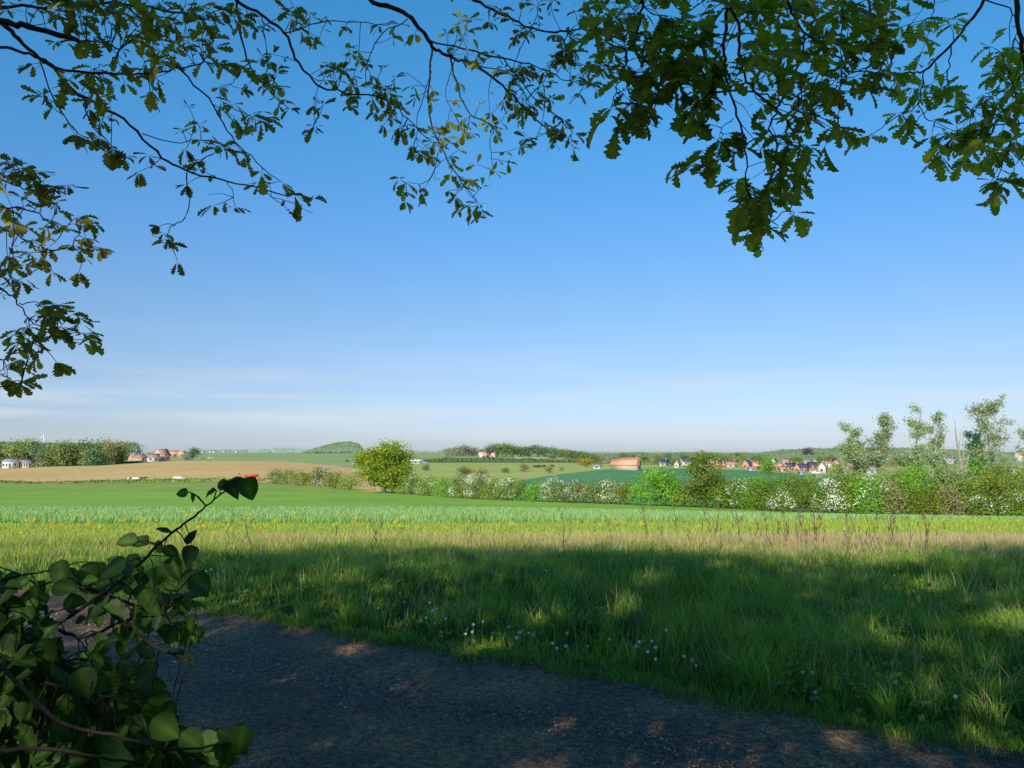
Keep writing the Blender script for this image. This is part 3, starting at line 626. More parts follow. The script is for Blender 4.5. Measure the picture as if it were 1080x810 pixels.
# ------------------------------------------------------------------ far trees from a few prototypes
def far_proto(i, mat, conical=False, squat=False):
    g = np.random.default_rng(900+i); r = random.Random(900+i); lobes = []
    for k in range(13):
        u = r.uniform(.22, .88); a = k*2.4; q = .28*math.sin(math.pi*min(1, u*.9+.1))**.6*(1.15-u if conical else 1)
        lobes.append((math.cos(a)*q, math.sin(a)*q, u, .20*(1.3-u if conical else 1)*r.uniform(.8, 1.2), .2, .13))
    cm = leaf_cloud('crown', lobes, 1500, .075, M[mat], g, .4, 1.0, clump=9)
    tb = MB(); tb.tube([(0, 0, -.05), (0, 0, .3), (.02, 0, .6)], .03, .012, 6); tb.tube([(0, 0, .25), (.12, .05, .5)], .014, .006, 5); tb.tube([(0, 0, .3), (-.12, -.05, .55)], .014, .006, 5)
    return cm, tb.mesh('trunk', M['fartrunk'])
FP = {k: [far_proto(j*10+i, k) for i in range(3)] for j, k in enumerate(('far1', 'far2', 'far3', 'far4', 'far5'))}
FP['cone'] = [far_proto(77, 'far2', True)]; FP['purple'] = [far_proto(78, 'purple')]; FP['yellowtree'] = [far_proto(79, 'yellowtree')]; FP['bright'] = [far_proto(80, 'bright')]; FP['rusty'] = [far_proto(81, 'rusty')]
def far_tree(x, w, base, top, kind, label, group, name='tree', Y=None, cat='tree'):
    Y = Y or y_at(x, base, 100); X = acol(x)*Y; z = hz1(X, Y); h = (CH+slope(top)*Y)-z; wm = w*Y/F
    cm, tm = FP[kind][rr.randrange(len(FP[kind]))]; t = empty(name, (X, Y, z-.2), rr.uniform(0, 6.28)); t.scale = (wm/.92, wm/.92, h*.95)
    mkobj('trunk', tm, t); mkobj('crown', cm, t); return tag(t, label, cat, group)
WOODL = [(-14,24,493,467,'far1'),(2,22,493,466,'far2'),(14,20,493,468,'far3'),(22,22,492,463,'far1'),(31,20,492,461.5,'far1'),(40,20,492,464,'far2'),(36,16,492,474,'far2'),(47,16,492,475,'far5'),(50,20,492,466,'far2'),(58,20,492,467,'far1'),(54,15,492,481,'far3'),(66,18,492,464,'far1'),(70,18,491,476,'far1'),(76,16,491,464,'far2'),(82,18,491,472,'far3'),(80,16,491,480,'far1'),(88,20,491,464,'far1'),(94,16,491,474,'far3'),(98,18,491,467,'far2'),(104,16,490.5,476,'bright'),(107,18,490,464,'far1'),(114,12,490,462,'rusty'),(121,16,489,466,'far5'),(123,14,489,468,'purple'),(128,16,489,464.5,'far1'),(132,14,484,466,'far2'),(138,16,480,464.5,'far1'),(-30,24,493,466,'far2')]
WOODL.sort()
CN = {'far1':'green', 'far2':'dark green', 'far3':'olive', 'far4':'hazy blue-green', 'far5':'grey-green', 'purple':'dark copper', 'rusty':'brown bare-twigged', 'bright':'bright green', 'yellowtree':'yellow', 'cone':'dark pointed'}
for k, (x, w, b_, tp, kd) in enumerate(WOODL):
    far_tree(x, w, b_, tp, kd, f"{CN[kd]} tree in the wood at far left, {ORD[k]} from its left end", 'trees of the wood at the left')
WM = [(472,10,481,472,'far5'),(481,12,481,470,'far5'),(489,14,481,468.5,'far5'),(498,13,481,470.5,'far5'),(507,8,481,473,'far2'),(517,12,482,468,'far2'),(523,14,482,467,'far1'),(533,16,482,466.5,'far1'),(541,14,482,469.5,'far1'),(549,16,482,469.5,'far2'),(558,16,482,468,'far2'),(567,14,482,468,'far2'),(575,14,483,468.5,'far2'),(583,14,483.5,470,'far2'),(582,9,484.5,478,'far1'),(592,14,483.5,473,'far1'),(599,14,484,474,'far3'),(605,14,485,473,'far2'),(613,12,486,475,'far1')]
WM.sort()
for k, (x, w, b_, tp, kd) in enumerate(WM):
    far_tree(x, w, b_, tp, kd, f"{CN[kd]} tree in the central hilltop wood, {ORD[k]} from its left end", 'trees of the hilltop wood at the centre')
VT = [(634,12,489,479,'far5'),(626,10,489,478,'far2'),(645,14,489,479,'far5'),(658,9,487,476,'far2'),(667,8,487,478.5,'far1'),(680,12,490,479,'far1'),(694,12,490,479,'far3'),(705,12,491,476.5,'cone'),(721,9,490,476.5,'cone'),(713,8,491,482,'far3'),(733,9,488,477,'far3'),(727,8,488,479,'far2'),(752,12,487,478,'far2'),(760,10,489,479,'far1'),(768,12,489,480,'far3'),(779,8,486,476.5,'cone'),(786,9,488,478,'far3'),(776,12,490,481,'far3'),(798,10,488,480,'far1'),(811,14,499.5,480.5,'bright'),(804,10,489,481,'far1'),(836,10,490,482,'bright'),(843,9,489,481,'far1'),(868,12,491,480,'far1'),(853,10,483,471.5,'purple'),(878,12,491,480,'far1'),(884,12,500,488,'olive2'),(900,16,492,481,'far1'),(925,20,492,482,'far3'),(950,20,492,481,'far1'),(975,16,490,480,'far2'),(620,14,487,477,'far1')]
VT.sort()
for k, (x, w, b_, tp, kd) in enumerate(VT):
    kd = 'far3' if kd == 'olive2' else kd
    far_tree(x, w, b_, tp, kd, f"{CN[kd]} tree among the village houses, {ORD[k]} village tree from left", 'trees among the village houses')
far_tree(619, 14, 492.5, 481, 'yellowtree', 'yellow-leaved round tree left of the long orange-roofed barn', None)
far_tree(203, 12, 485, 470.5, 'far2', 'dark round tree standing alone at the right end of the left farm', None)
far_tree(195, 8, 485.5, 477, 'far5', 'small grey-green tree beside the dark round tree at the left farm', None)
far_tree(449, 7, 496.5, 488.5, 'far2', 'small dark tree on the hillside just right of the white farm shed', None)
far_tree(553, 10, 497.5, 488.5, 'rusty', 'brown leafless-looking tree alone in the middle of the hillside pasture', None)
far_tree(533, 8, 499, 492, 'far1', 'low green tree left of the brown tree on the hillside pasture', None)
far_tree(579, 8, 499.5, 490, 'rusty', 'brown twiggy tree right of the grazing animals on the hillside', None)
far_tree(592, 6, 497, 490, 'far5', 'pale slim tree at the edge of the blue-green field', None)
far_tree(490, 14, 503, 491, 'rusty', 'brown-topped bush tree showing above the hedge, left one of two', None)
far_tree(508, 14, 503, 492, 'rusty', 'brown-topped bush tree showing above the hedge, right one of two', None)
far_tree(366, 3, 487.5, 484, 'far2', 'tiny dark shrub on the far green field left of the big tree', None)

def hedge_stuff(name, label, pts, wid, hgt, n, leaf, mat, cat, kind='stuff'):   # leafy mass following a line
    g = np.random.default_rng(len(label)); P = []
    pts = [(x, r) if len((x, r)) == 2 else None for x, r in pts]
    L = [(acol(x)*y_at(x, r, 60), y_at(x, r, 60)) for x, r in pts]; L = np.array(L)
    t = g.random(n)*(len(L)-1); i = np.minimum(t.astype(int), len(L)-2); f = (t-i)[:, None]; C = L[i]*(1-f)+L[i+1]*f
    hh_ = np.asarray(hgt)[np.minimum((t+.5).astype(int), len(hgt)-1)] if hasattr(hgt, '__len__') else hgt
    if hasattr(hgt, '__len__'): hh_ = np.interp(t, np.arange(len(hgt)), hgt)
    bump_ = .72+.28*np.abs(np.sin(t*9.1))*np.abs(np.sin(t*4.3+1))+.12*g.random(n)
    C = C+g.normal(size=(n, 2))*wid*.35; z = hz(C[:, 0], C[:, 1])+hh_*bump_*g.random(n)**.45
    Q = np.column_stack([C, z]); V, Fc = stamp(DIA, DIAF, rot_from(g.normal(size=(n, 3))*.7+np.array([0,-.7,.9]), g.uniform(0, 6, n))*(leaf*g.uniform(.6, 1.4, n))[:, None, None], Q)
    o = mkobj(name, npmesh(name, V, Fc, M[mat])); return tag(o, label, cat, kind=kind)
hedge_stuff('fence_undergrowth', 'straggling dark undergrowth along the wire fence below the bare field', [(-120,510), (0,510), (40,510), (100,509.8), (150,509.5), (200,509.5), (285,508.5)], 1.4, [.4,1.1,.5,1.0,1.2,1.3,1.0], 5200, .35, 'hedge', 'undergrowth')
hedge_stuff('far_hedgerow', 'dark far hedgerow crossing the hillside behind the white shed', [(430,487.3), (480,487.3), (540,487), (600,487.6), (630,488)], 3, [2.2,3.6,3.2,2.5,2.5], 5200, .9, 'far1', 'hedgerow')
# far-off woods that read as one mass
def wood(name, label, x0, x1, base, tops, Y0, depth, mat, n, leaf):
    g = np.random.default_rng(abs(int(x0))+5); px = g.uniform(x0, x1, n); dpt = g.random(n); Y = Y0+depth*dpt; X = acol(px)*Y
    tz = np.interp(px, np.linspace(x0, x1, len(tops)), tops); bz = np.interp(px, np.linspace(x0, x1, len(tops)), base if hasattr(base, '__len__') else [base]*len(tops))
    rough = .6*np.abs(np.sin(px*1.9+np.sin(px*.8)*2))+.3*np.abs(np.sin(px*4.7)); row = tz+rough+(bz-tz)*(1-dpt)*.85+g.random(n)*1.2
    z = CH+(HOR-row)/F*Y
    P = np.column_stack([X, Y, z]); V, Fc = stamp(DIA, DIAF, rot_from(g.normal(size=(n, 3))*.6+np.array([0,-.8,.9]), g.uniform(0, 6, n))*(leaf*g.uniform(.6, 1.4, n))[:, None, None], P)
    return tag(mkobj(name, npmesh(name, V, Fc, M[mat])), label, 'wood', kind='stuff')
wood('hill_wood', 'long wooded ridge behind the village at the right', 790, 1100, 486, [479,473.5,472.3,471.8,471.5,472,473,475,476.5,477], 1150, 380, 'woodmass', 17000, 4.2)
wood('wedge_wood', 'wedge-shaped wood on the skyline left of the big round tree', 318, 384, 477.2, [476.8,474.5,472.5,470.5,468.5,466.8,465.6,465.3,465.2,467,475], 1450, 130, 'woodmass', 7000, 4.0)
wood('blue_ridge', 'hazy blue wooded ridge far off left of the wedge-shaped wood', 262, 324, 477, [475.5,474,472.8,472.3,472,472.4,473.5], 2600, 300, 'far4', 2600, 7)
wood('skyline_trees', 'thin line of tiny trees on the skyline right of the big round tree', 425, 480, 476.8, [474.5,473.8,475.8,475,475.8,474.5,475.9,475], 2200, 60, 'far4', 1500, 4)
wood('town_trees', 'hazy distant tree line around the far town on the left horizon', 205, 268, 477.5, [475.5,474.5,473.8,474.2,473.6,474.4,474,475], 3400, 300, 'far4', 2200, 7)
wood('village_wood', 'belt of mixed trees closing the view behind the barn and village', 600, 812, 486, [475,477,478,478,477,476.5,478,477.5,476.5,477.5,477,478,476.5,478.5,479], 1000, 120, 'far2', 12000, 2.8)
wood('left_wood_back', 'dark solid background of the wood above the bare field at left', -60, 143, 491, [467,468,468,465,466,467,466,466.5,468,467.5,466,470], 560, 60, 'far2', 15000, 1.9)

# ------------------------------------------------------------------ buildings
def house(name, x, base, wpx, hpx, wall, roof, rz, label, cat='house', group='village houses', depth=1.0, windows=2, door=False, chimney=True, Y=None, roofshare=.45, lift=0):
    Y = Y or y_at(x, base, 100); X = acol(x)*Y; z = hz1(X, Y); px = Y/F; L = wpx*px*.92; H = hpx*px; W = L*depth*.8; eh = H*(1-roofshare)
    t = empty(name, (X, Y, z+lift), rz); m_ = MB()
    V = [(-L/2,-W/2,-1), (L/2,-W/2,-1), (L/2,W/2,-1), (-L/2,W/2,-1), (-L/2,-W/2,eh), (L/2,-W/2,eh), (L/2,W/2,eh), (-L/2,W/2,eh), (-L/2,0,H-.12), (L/2,0,H-.12)]
    m_.add(V, [(0,1,5,4), (2,3,7,6), (0,3,2,1)][:3]+[(1,2,6,5), (3,0,4,7)], [(5,6,9), (7,4,8)]); m_.build('wall', M[wall], t)
    r_ = MB(); ov = .35; th = .22; sl = (H-eh)/(W/2)
    for sg in (-1, 1):
        y0 = sg*(W/2+ov); z0 = eh-ov*sl+.05; A = [(-L/2-ov, y0, z0), (L/2+ov, y0, z0), (L/2+ov, 0, H), (-L/2-ov, 0, H)]; B = [(a, b_, c+th) for a, b_, c in A]
        r_.add(A+B, [(0,1,2,3), (4,7,6,5), (0,4,5,1), (1,5,6,2), (3,2,6,7), (0,3,7,4)])
    rf = r_.build('roof', M[roof], t)
    if chimney:
        c_ = MB(); c_.box(L*.22, L*.22+.8, -.4, .4, H-.6, H+1.0); c_.build('chimney', M['brick'], rf)
    for k in range(windows):
        wx = -L/2+L*(k+.5)/windows; w_ = MB(); ww = min(.7, L/windows*.25); w_.box(wx-ww, wx+ww, -W/2-.06, -W/2+.02, eh*.35, eh*.35+min(1.4, eh*.4)); w_.build('window', M['glass'], t)
    w_ = MB(); w_.box(L/2-.02, L/2+.06, -.6, .6, eh*.4, eh*.4+1.2); w_.build('window', M['glass'], t)
    w_ = MB(); w_.box(-L/2-.06, -L/2+.02, -.6, .6, eh*.4, eh*.4+1.2); w_.build('window', M['glass'], t)
    if door:
        d_ = MB(); d_.box(L*.3, L*.3+1.1, -W/2-.07, -W/2+.02, -.2, 2.0); d_.build('door', M['rdark'], t)
    return tag(t, label, cat, group)
house('farm_house', 10.5, 494, 13, 10.5, 'white', 'rgrey', R(-14), 'white two-storey house with a grey roof below the wood at far left', windows=3, group=None, roofshare=.3, door=True, chimney=False)
house('farm_annex', 24.5, 493.5, 15, 8.5, 'white', 'rgrey', R(-5), 'low white annex with a row of windows beside the white house at far left', 'house', None, windows=5, roofshare=.38, chimney=False, depth=.5)
house('farm_building', 139, 486.8, 16, 11, 'pinkbrick', 'rgrey', R(8), 'farm building with a long grey roof at the right edge of the left wood', 'farmhouse', 'farm buildings above the bare field')
house('farm_building', 146.5, 487.2, 11, 8.5, 'pinkbrick', 'rbrown', R(-20), 'low farm building with a brown roof in the middle of the farm row', 'farmhouse', 'farm buildings above the bare field', windows=1)
house('farm_building', 154, 487, 10, 8.5, 'white', 'rgrey', R(75), 'pale gable-ended farm building facing the bare field', 'farmhouse', 'farm buildings above the bare field', windows=1, roofshare=.5)
house('farm_building', 161.5, 486.8, 11, 8, 'white', 'rbrown', R(15), 'small whitewashed cottage between the pale gable and the tall farmhouse', 'farmhouse', 'farm buildings above the bare field')
house('farm_building', 170, 486.4, 14, 12.5, 'pinkbrick', 'rbrown', R(68), 'tall farmhouse whose pinkish gable is the highest of the farm row', 'farmhouse', 'farm buildings above the bare field')
house('farm_building', 183, 482.5, 11, 7, 'brick', 'rorange', R(5), 'orange-roofed house behind the farm row, left one of two', 'farmhouse', 'farm buildings above the bare field')
house('farm_building', 191, 483, 9, 7, 'brick', 'rorange', R(60), 'orange-roofed house behind the farm row, right one of two', 'farmhouse', 'farm buildings above the bare field')
house('white_shed', 438.5, 489.5, 13, 5.2, 'white', 'metal', R(4), 'long low white farm shed on the hillside right of the big tree', 'shed', None, windows=1, chimney=False, depth=.5, roofshare=.3)
house('pale_shed', 426, 488.8, 11, 4.6, 'cream', 'rgrey', R(-12), 'pale grey shed half hidden by the big round tree', 'shed', None, windows=0, chimney=False)
house('farm_hut', 375, 489.5, 8, 3.6, 'cream', 'rgrey', R(10), 'tiny pale hut in the far field just left of the big round tree', 'hut', None, windows=1, chimney=False)
house('hill_house', 510, 483, 10, 6.5, 'white', 'rorange', R(30), 'white house with an orange roof on the hilltop left of the centre wood', windows=2, group=None)
house('hill_house', 521, 483, 7, 5.5, 'pinkbrick', 'rbrown', R(60), 'pinkish house against the left end of the centre wood', windows=1, group=None)
house('small_shed', 630, 494.3, 8, 4.8, 'white', 'rgrey', R(-20), 'small grey-roofed white shed left of the long barn', 'shed', None, windows=1, chimney=False)
house('long_barn', 660, 495.5, 33, 13, 'pinkbrick', 'rorange', R(-38), 'long barn with an orange tiled roof and pink brick gable', 'barn', None, windows=0, chimney=False, depth=.42, roofshare=.55)
VH = [ # column, base, width, height, wall, roof, turn, words
 (700,491.5,9,6,'cream','rdark',10),(714,492.8,6,5.5,'white','rgrey',70),(725,491,13,7.5,'white','rdark',12),(752,491.5,6,6,'brick','rbrown',30),(758,494,9,8,'brick','rdark',60),(763,494.3,6,6,'brick','rbrown',80),(772,493,11,6,'pinkbrick','rbrown',5),
 (788,494.5,11,8.5,'brick','rdark',55),(797.5,495,7,6.5,'brick','rorange',20),(793,496,6,3.5,'white','rgrey',0),(817,491,8,7,'white','rdark',55),(822,495,6,6,'brick','rorange',0),(830,489.5,9,5.5,'pinkbrick','rbrown',8),(819,496.5,7,5,'brick','rorange',60),(826,497.2,7,5,'pinkbrick','rbrown',10),(833,495.5,10,6.5,'brick','rdark',20),(841,498.2,9,8,'brick','rdark',65),
 (848,497,9,7,'brick','rdark',5),(852,489.5,8,4.5,'cream','rgrey',10),(857,494.5,8,6.5,'brick','rdark',-10),(861,489.8,7,5,'pinkbrick','rdark',60),(846,500,6,3.5,'white','rgrey',10),(868,499,11,10,'cream','rgrey',58),(864,503,8,3,'white','rgrey',0),(874,492.5,10,6,'white','rbrown',5),(882,491.5,8,5,'brick','rorange',30),(891,499.5,8,5,'white','rgrey',-20),(898,494,9,6,'brick','rbrown',10),(917,500.5,13,9,'white','rgrey',-35),(907,498,9,6,'brick','rorange',10),(945,490,8,5,'brick','rorange',20),(958,491,9,5,'brick','rbrown',0),(1003,489,10,6,'cream','rgrey',10),(1068,499,8,5,'white','rgrey',0),(1077,486,10,9,'cream','rbrown',25)]
VH.sort(); WN = {'brick':'red brick', 'pinkbrick':'pinkish brick', 'white':'white', 'cream':'cream'}; RN = {'rdark':'dark slate', 'rgrey':'grey', 'rbrown':'brown', 'rorange':'orange'}
for k, (x, b_, w, h, wl, rf, rz) in enumerate(VH):
    house('village_house', x, b_+.4, w*1.15, h*1.15, wl, rf, R(rz), f"{WN[wl]} house with a {RN[rf]} roof, {ORD[k]} village house counting from the long barn", windows=2 if w > 7 else 1, depth=.8)
# far town on the left horizon
for k, x in enumerate((213, 221, 225, 236, 249)):
    house('distant_house', x, 478.0, (3.2, 2.2, 4.4, 2.6, 3.6)[k], (1.7, 2.2, 1.6, 1.9, 1.5)[k], 'white', 'rgrey', R(10*k), f"tiny pale house of the far town on the left horizon, {ORD[k]} from the left", group='houses of the far town', windows=0, chimney=False, Y=3100)

# wind turbine behind the left wood
Y_ = 2600; t = empty('wind_turbine', (acol(44)*Y_, Y_, hz1(acol(44)*Y_, Y_))); th_ = CH+slope(460.5)*Y_-t.location.z; mb = MB()
mb.tube([(0,0,0), (0,0,th_)], 1.5, .8, 10); mb.build('tower', M['metal'], t); nb = MB(); nb.box(-1.6, 1.6, -3, 4, th_-1.5, th_+1.5); hub = nb.build('nacelle', M['metal'], t)
for a in (12, 132, 252):
    b_ = MB(); d_ = (math.sin(R(a)), math.cos(R(a))); l = 11; b_.add([(0, -3.6, th_), (d_[1]*1.6+d_[0]*4, -3.6, th_-d_[0]*1.6+d_[1]*4), (d_[0]*l, -3.8, th_+d_[1]*l), (-d_[1]*.7+d_[0]*4, -3.4, th_+d_[0]*.7+d_[1]*4)], [(0,1,2,3)]); b_.build('blade', M['metal'], t)
tag(t, 'white wind turbine showing just above the left wood', 'wind turbine')

# fence posts along the foot of the bare field
def post(i):
    m_ = MB(); m_.tube([(0,0,-.2), (.01,0,.6), (.0,.01,1.25)], .09, .075, 6); return m_.mesh('fence_post', M['wood'])
pm = post(0); fence = []
for k, x in enumerate((-40,-20,2,22.5,41,60,78.5,97,114,133,146,163,178.5,197,214,231.5,246,262,274)):
    Yk = float(np.interp(x, [c[0] for c in HBY], [c[1] for c in HBY]))-.6; X_ = acol(x)*Yk; o = mkobj('fence_post', pm, None, (X_, Yk, hz1(X_, Yk))); o.scale = (1.3, 1.3, rr.uniform(.9, 1.35))
    tag(o, 'weathered wooden post of the wire fence below the bare field', 'fence post', 'fence posts below the bare field')

# animals: one continuous skinned body each
def skin_body(name, verts, edges, radii, mat, parent, sub=1):
    me = bpy.data.meshes.new(name); me.from_pydata(verts, edges, []); o = mkobj(name, me, parent); me.materials.append(mat)
    md = o.modifiers.new('s', 'SKIN'); sv = me.skin_vertices[0].data
    for i, r_ in enumerate(radii): sv[i].radius = (r_, r_)
    sv[0].use_root = True; s_ = o.modifiers.new('b', 'SUBSURF'); s_.levels = sub; s_.render_levels = sub
    dg = bpy.context.evaluated_depsgraph_get(); nm = bpy.data.meshes.new_from_object(o.evaluated_get(dg)); o.modifiers.clear(); o.data = nm
    if not nm.materials: nm.materials.append(mat)
    for p_ in nm.polygons: p_.use_smooth = True
    return o
def cow(x, Y, rz, mat, label, group, graze=False, s=1.0, name='cow', lying=False):
    X = acol(x)*Y; t = empty(name, (X, Y, hz1(X, Y)-(.5 if lying else 0)), rz); t.scale = (s, s, s)
    hd = [(1.15,0,1.25), (1.45,0,1.0 if graze else 1.45), (1.7,0,.45 if graze else 1.5), (1.95,0,.2 if graze else 1.35)]
    V = [(0,0,1.05), (.55,0,1.05), (.95,0,1.12)]+hd+[(-.6,0,1.08), (-1.0,0,1.15), (-1.15,0,1.2), (-1.22,0,.7)]
    E = [(0,1), (1,2), (2,3), (3,4), (4,5), (5,6), (0,7), (7,8), (8,9), (9,10)]; Rr = [.42,.40,.34,.24,.17,.17,.11,.42,.32,.06,.04]
    for sx, kx in ((.85, 2), (-.95, 8)):
        for sy in (-.22, .22):
            i0 = len(V); k_ = .1 if sx < 0 else -.02
            V += [(sx, sy, .8), (sx-k_, sy, .42), (sx, sy, .04)]; Rr += [.16 if sx > 0 else .2, .075, .06]; E += [(kx, i0), (i0, i0+1), (i0+1, i0+2)]
    skin_body('body', V, E, Rr, M[mat], t)
    h_ = MB(); q = hd[2]; 
    for sy in (-1, 1): h_.add([(q[0]-.08, sy*.14, q[2]+.08), (q[0]-.02, sy*.14, q[2]+.02), (q[0]-.1, sy*.38, q[2]+.08)], None, [(0, 1, 2)])
    h_.build('ear', M[mat], t); return tag(t, label, 'cow', group)
G1 = 'cattle by the fence below the bare field'
cow(138.5, 228, R(10), 'cowpatch', 'black and white cow at the fence, left one of the near group', G1, s=1.0)
cow(144, 227, R(170), 'cowwhite', 'pale grey-white cow standing in the middle of the group at the fence', G1, graze=True)
cow(148.5, 228, R(20), 'cowblack', 'black cow at the right of the group at the fence', G1)
cow(187, 224, R(5), 'cowwhite', 'white cow alone by the fence, right of the group', None, s=1.0, graze=True)
for k, (x, r_, mt) in enumerate(((564.5,494,'cowblack'),(568,493.7,'cowblack'),(573.5,493.4,'cowblack'),(581,493,'cowblack'),(583.5,493,'cowblack'))):
    cow(x, y_at(x, r_, 100), R(25*k), mt, f"tiny dark cow grazing on the hillside pasture, {ORD[k]} from the left", 'cattle on the hillside pasture', graze=True)
for k, (x, r_) in enumerate(((213.5,484.5),(220,484),(224,483.6))):
    cow(x, y_at(x, r_, 100), R(30*k), 'cowwhite' if k != 0 else 'cowblack', f"tiny {'pale' if k else 'dark'} cow beyond the bare field, {ORD[k]} right of the lone dark tree", 'cattle beyond the bare field', s=.75)
# red farm trailer at the end of the hedge
Yt = 222; X_ = acol(265)*Yt; t = empty('farm_trailer', (X_, Yt, hz1(X_, Yt)+.1), R(6)); t.scale = (1.1, 1, .62); b_ = MB()
b_.add([(-1.5,-1,.8), (1.5,-1,.8), (1.5,1,.8), (-1.5,1,.8), (-1.7,-1.1,1.9), (1.7,-1.1,1.9), (1.7,1.1,1.9), (-1.7,1.1,1.9)], [(0,3,2,1), (4,5,6,7), (0,1,5,4), (1,2,6,5), (2,3,7,6), (3,0,4,7)]); b_.build('body', M['red'], t)
d_ = MB(); d_.tube([(-1.5,0,.8), (-2.9,0,.55)], .07, .06, 6); d_.build('drawbar', M['red'], t)
for sx in (-.6, .6):
    for sy in (-1.0, 1.0):
        w_ = MB(); th2 = np.linspace(0, 2*math.pi, 12, endpoint=False); A = [(sx+.42*math.cos(a), sy-.12, .42+.42*math.sin(a)) for a in th2]; B = [(a, b2+.24, c) for a, b2, c in A]
        w_.add(A+B+[(sx, sy-.12, .42), (sx, sy+.12, .42)], [(i, (i+1) % 12, 12+(i+1) % 12, 12+i) for i in range(12)], [((i+1) % 12, i, 24) for i in range(12)]+[(12+i, 12+(i+1) % 12, 25) for i in range(12)]); w_.build('wheel', M['tyre'], t)
tag(t, 'red farm trailer parked at the fence left of the hedge', 'trailer')
# small parked vehicle by the white shed
Yt = y_at(447, 489.5, 100); X_ = acol(447)*Yt
def van(x, Yt, rz, body, label, s=1.0):
    X_ = acol(x)*Yt; t = empty('parked_van', (X_, Yt, hz1(X_, Yt)), rz); t.scale = (s, s, s); b_ = MB()
    pr = [(-2.3,.4), (2.3,.4), (2.35,1.0), (1.6,1.15), (1.1,1.95), (-2.25,2.0)]
    A = [(x_, -.9, z_) for x_, z_ in pr]; B = [(x_, .9, z_) for x_, z_ in pr]; nn = len(pr); b_.add(A+B, [(i, (i+1) % nn, nn+(i+1) % nn, nn+i) for i in range(nn)]+[(0,1,2,3), (nn, nn+3, nn+2, nn+1), (0,3,4,5), (nn, nn+5, nn+4, nn+3)]); b_.build('body', M[body], t)
    g_ = MB(); g_.box(.2, 1.0, -.93, .93, 1.2, 1.75); g_.build('window', M['glass'], t)
    for sx in (-1.4, 1.5):
        for sy in (-.85, .85): w_ = MB(); w_.tube([(sx, sy-.1, .34), (sx, sy+.1, .34)], .34, .34, 10); w_.build('wheel', M['tyre'], t)
    tag(t, label, 'van')
M['bluepaint'] = surfmat('blue_grey_paint', (.18,.28,.38), (.22,.32,.42), 1, .4)
van(447, Yt, R(10), 'bluepaint', 'blue-grey van parked at the right end of the white shed', 1.1)
van(860, y_at(860, 500.5, 100), R(0), 'white', 'white van parked at the village edge beside the field', 1.2)

# ------------------------------------------------------------------ foreground branches
def oak_leaf():
    st = [(0,.0), (.10,.035), (.20,.13), (.26,.07), (.37,.22), (.44,.10), (.56,.30), (.64,.15), (.75,.29), (.83,.17), (.91,.17), (1.0,.0)]
    V = [(0, -.12, 0)]; V = []; 
    for t, w in st:
        z = -.22*t*t
        V += [(-w, t+.05*(w > .12), z+w*.35), (0, t, z), (w, t+.05*(w > .12), z+w*.35)]
    V += [(-.012, -.10, .01), (.012, -.10, .01)]; n = len(st); Q = []
    for i in range(n-1): a = i*3; Q += [(a, a+1, a+4, a+3), (a+1, a+2, a+5, a+4)]
    Q.append((n*3, n*3+1, 2, 0)); return np.array(V), [np.array(Q)]
def round_leaf():
    us = np.linspace(0, 1, 19); ws = np.interp(us, [0,.05,.15,.32,.5,.68,.83,.93,1], [0,.20,.35,.385,.35,.27,.16,.06,0]); V = []; Q = []
    st = [(u, w*(1+.035*(-1)**i)) for i, (u, w) in enumerate(zip(us, ws))]
    for t, w in st:
        z = -.18*t*t+.02*math.sin(t*11); k_ = .013*(-1)**len(V[::5]); q_ = t+.10*w; V += [(-w, q_, z+w*.42+k_), (-w*.5, t+.04*w, z+w*.10+k_), (0, t, z-.012), (w*.5, t+.04*w, z+w*.10+k_), (w, q_, z+w*.42+k_)]
    n = len(st)
    for i in range(n-1):
        a = i*5
        for j in range(4): Q.append((a+j, a+j+1, a+j+6, a+j+5))
    V += [(-.015, -.25, .05), (.015, -.25, .05)]; Q.append((n*5, n*5+1, 3, 1)); return np.array(V), [np.array(Q)]
OAKV, OAKF = oak_leaf(); RLV, RLF = round_leaf()
OAKC = np.array([[.85, 1.35, .85][i % 3] for i in range(len(OAKV))]); RLC = np.array([(([.8, .95, 1.9, .95, .8] if (i//5) % 2 else [1.0, 1.3, 1.9, 1.3, 1.0])[i % 5]) for i in range(len(RLV))])
def catmull(P, k=5):
    P = [np.array(p, float) for p in P]
    if len(P) < 3: return [P[0]*(1-t)+P[-1]*t for t in np.linspace(0, 1, k+1)]
    Q = [2*P[0]-P[1]]+P+[2*P[-1]-P[-2]]; out = []
    for i in range(1, len(Q)-2):
        for j in range(k):
            t = j/k; a, b_, c, d_ = Q[i-1], Q[i], Q[i+1], Q[i+2]
            out.append(.5*((2*b_)+(-a+c)*t+(2*a-5*b_+4*c-d_)*t*t+(-a+3*b_-3*c+d_)*t**3))
    out.append(P[-1]); return out
def crinkle(P, amt, r):
    P = [np.array(p) for p in P]
    for i in range(1, len(P)-1): P[i] = P[i]+np.array([r.gauss(0, amt) for _ in range(3)])
    return P
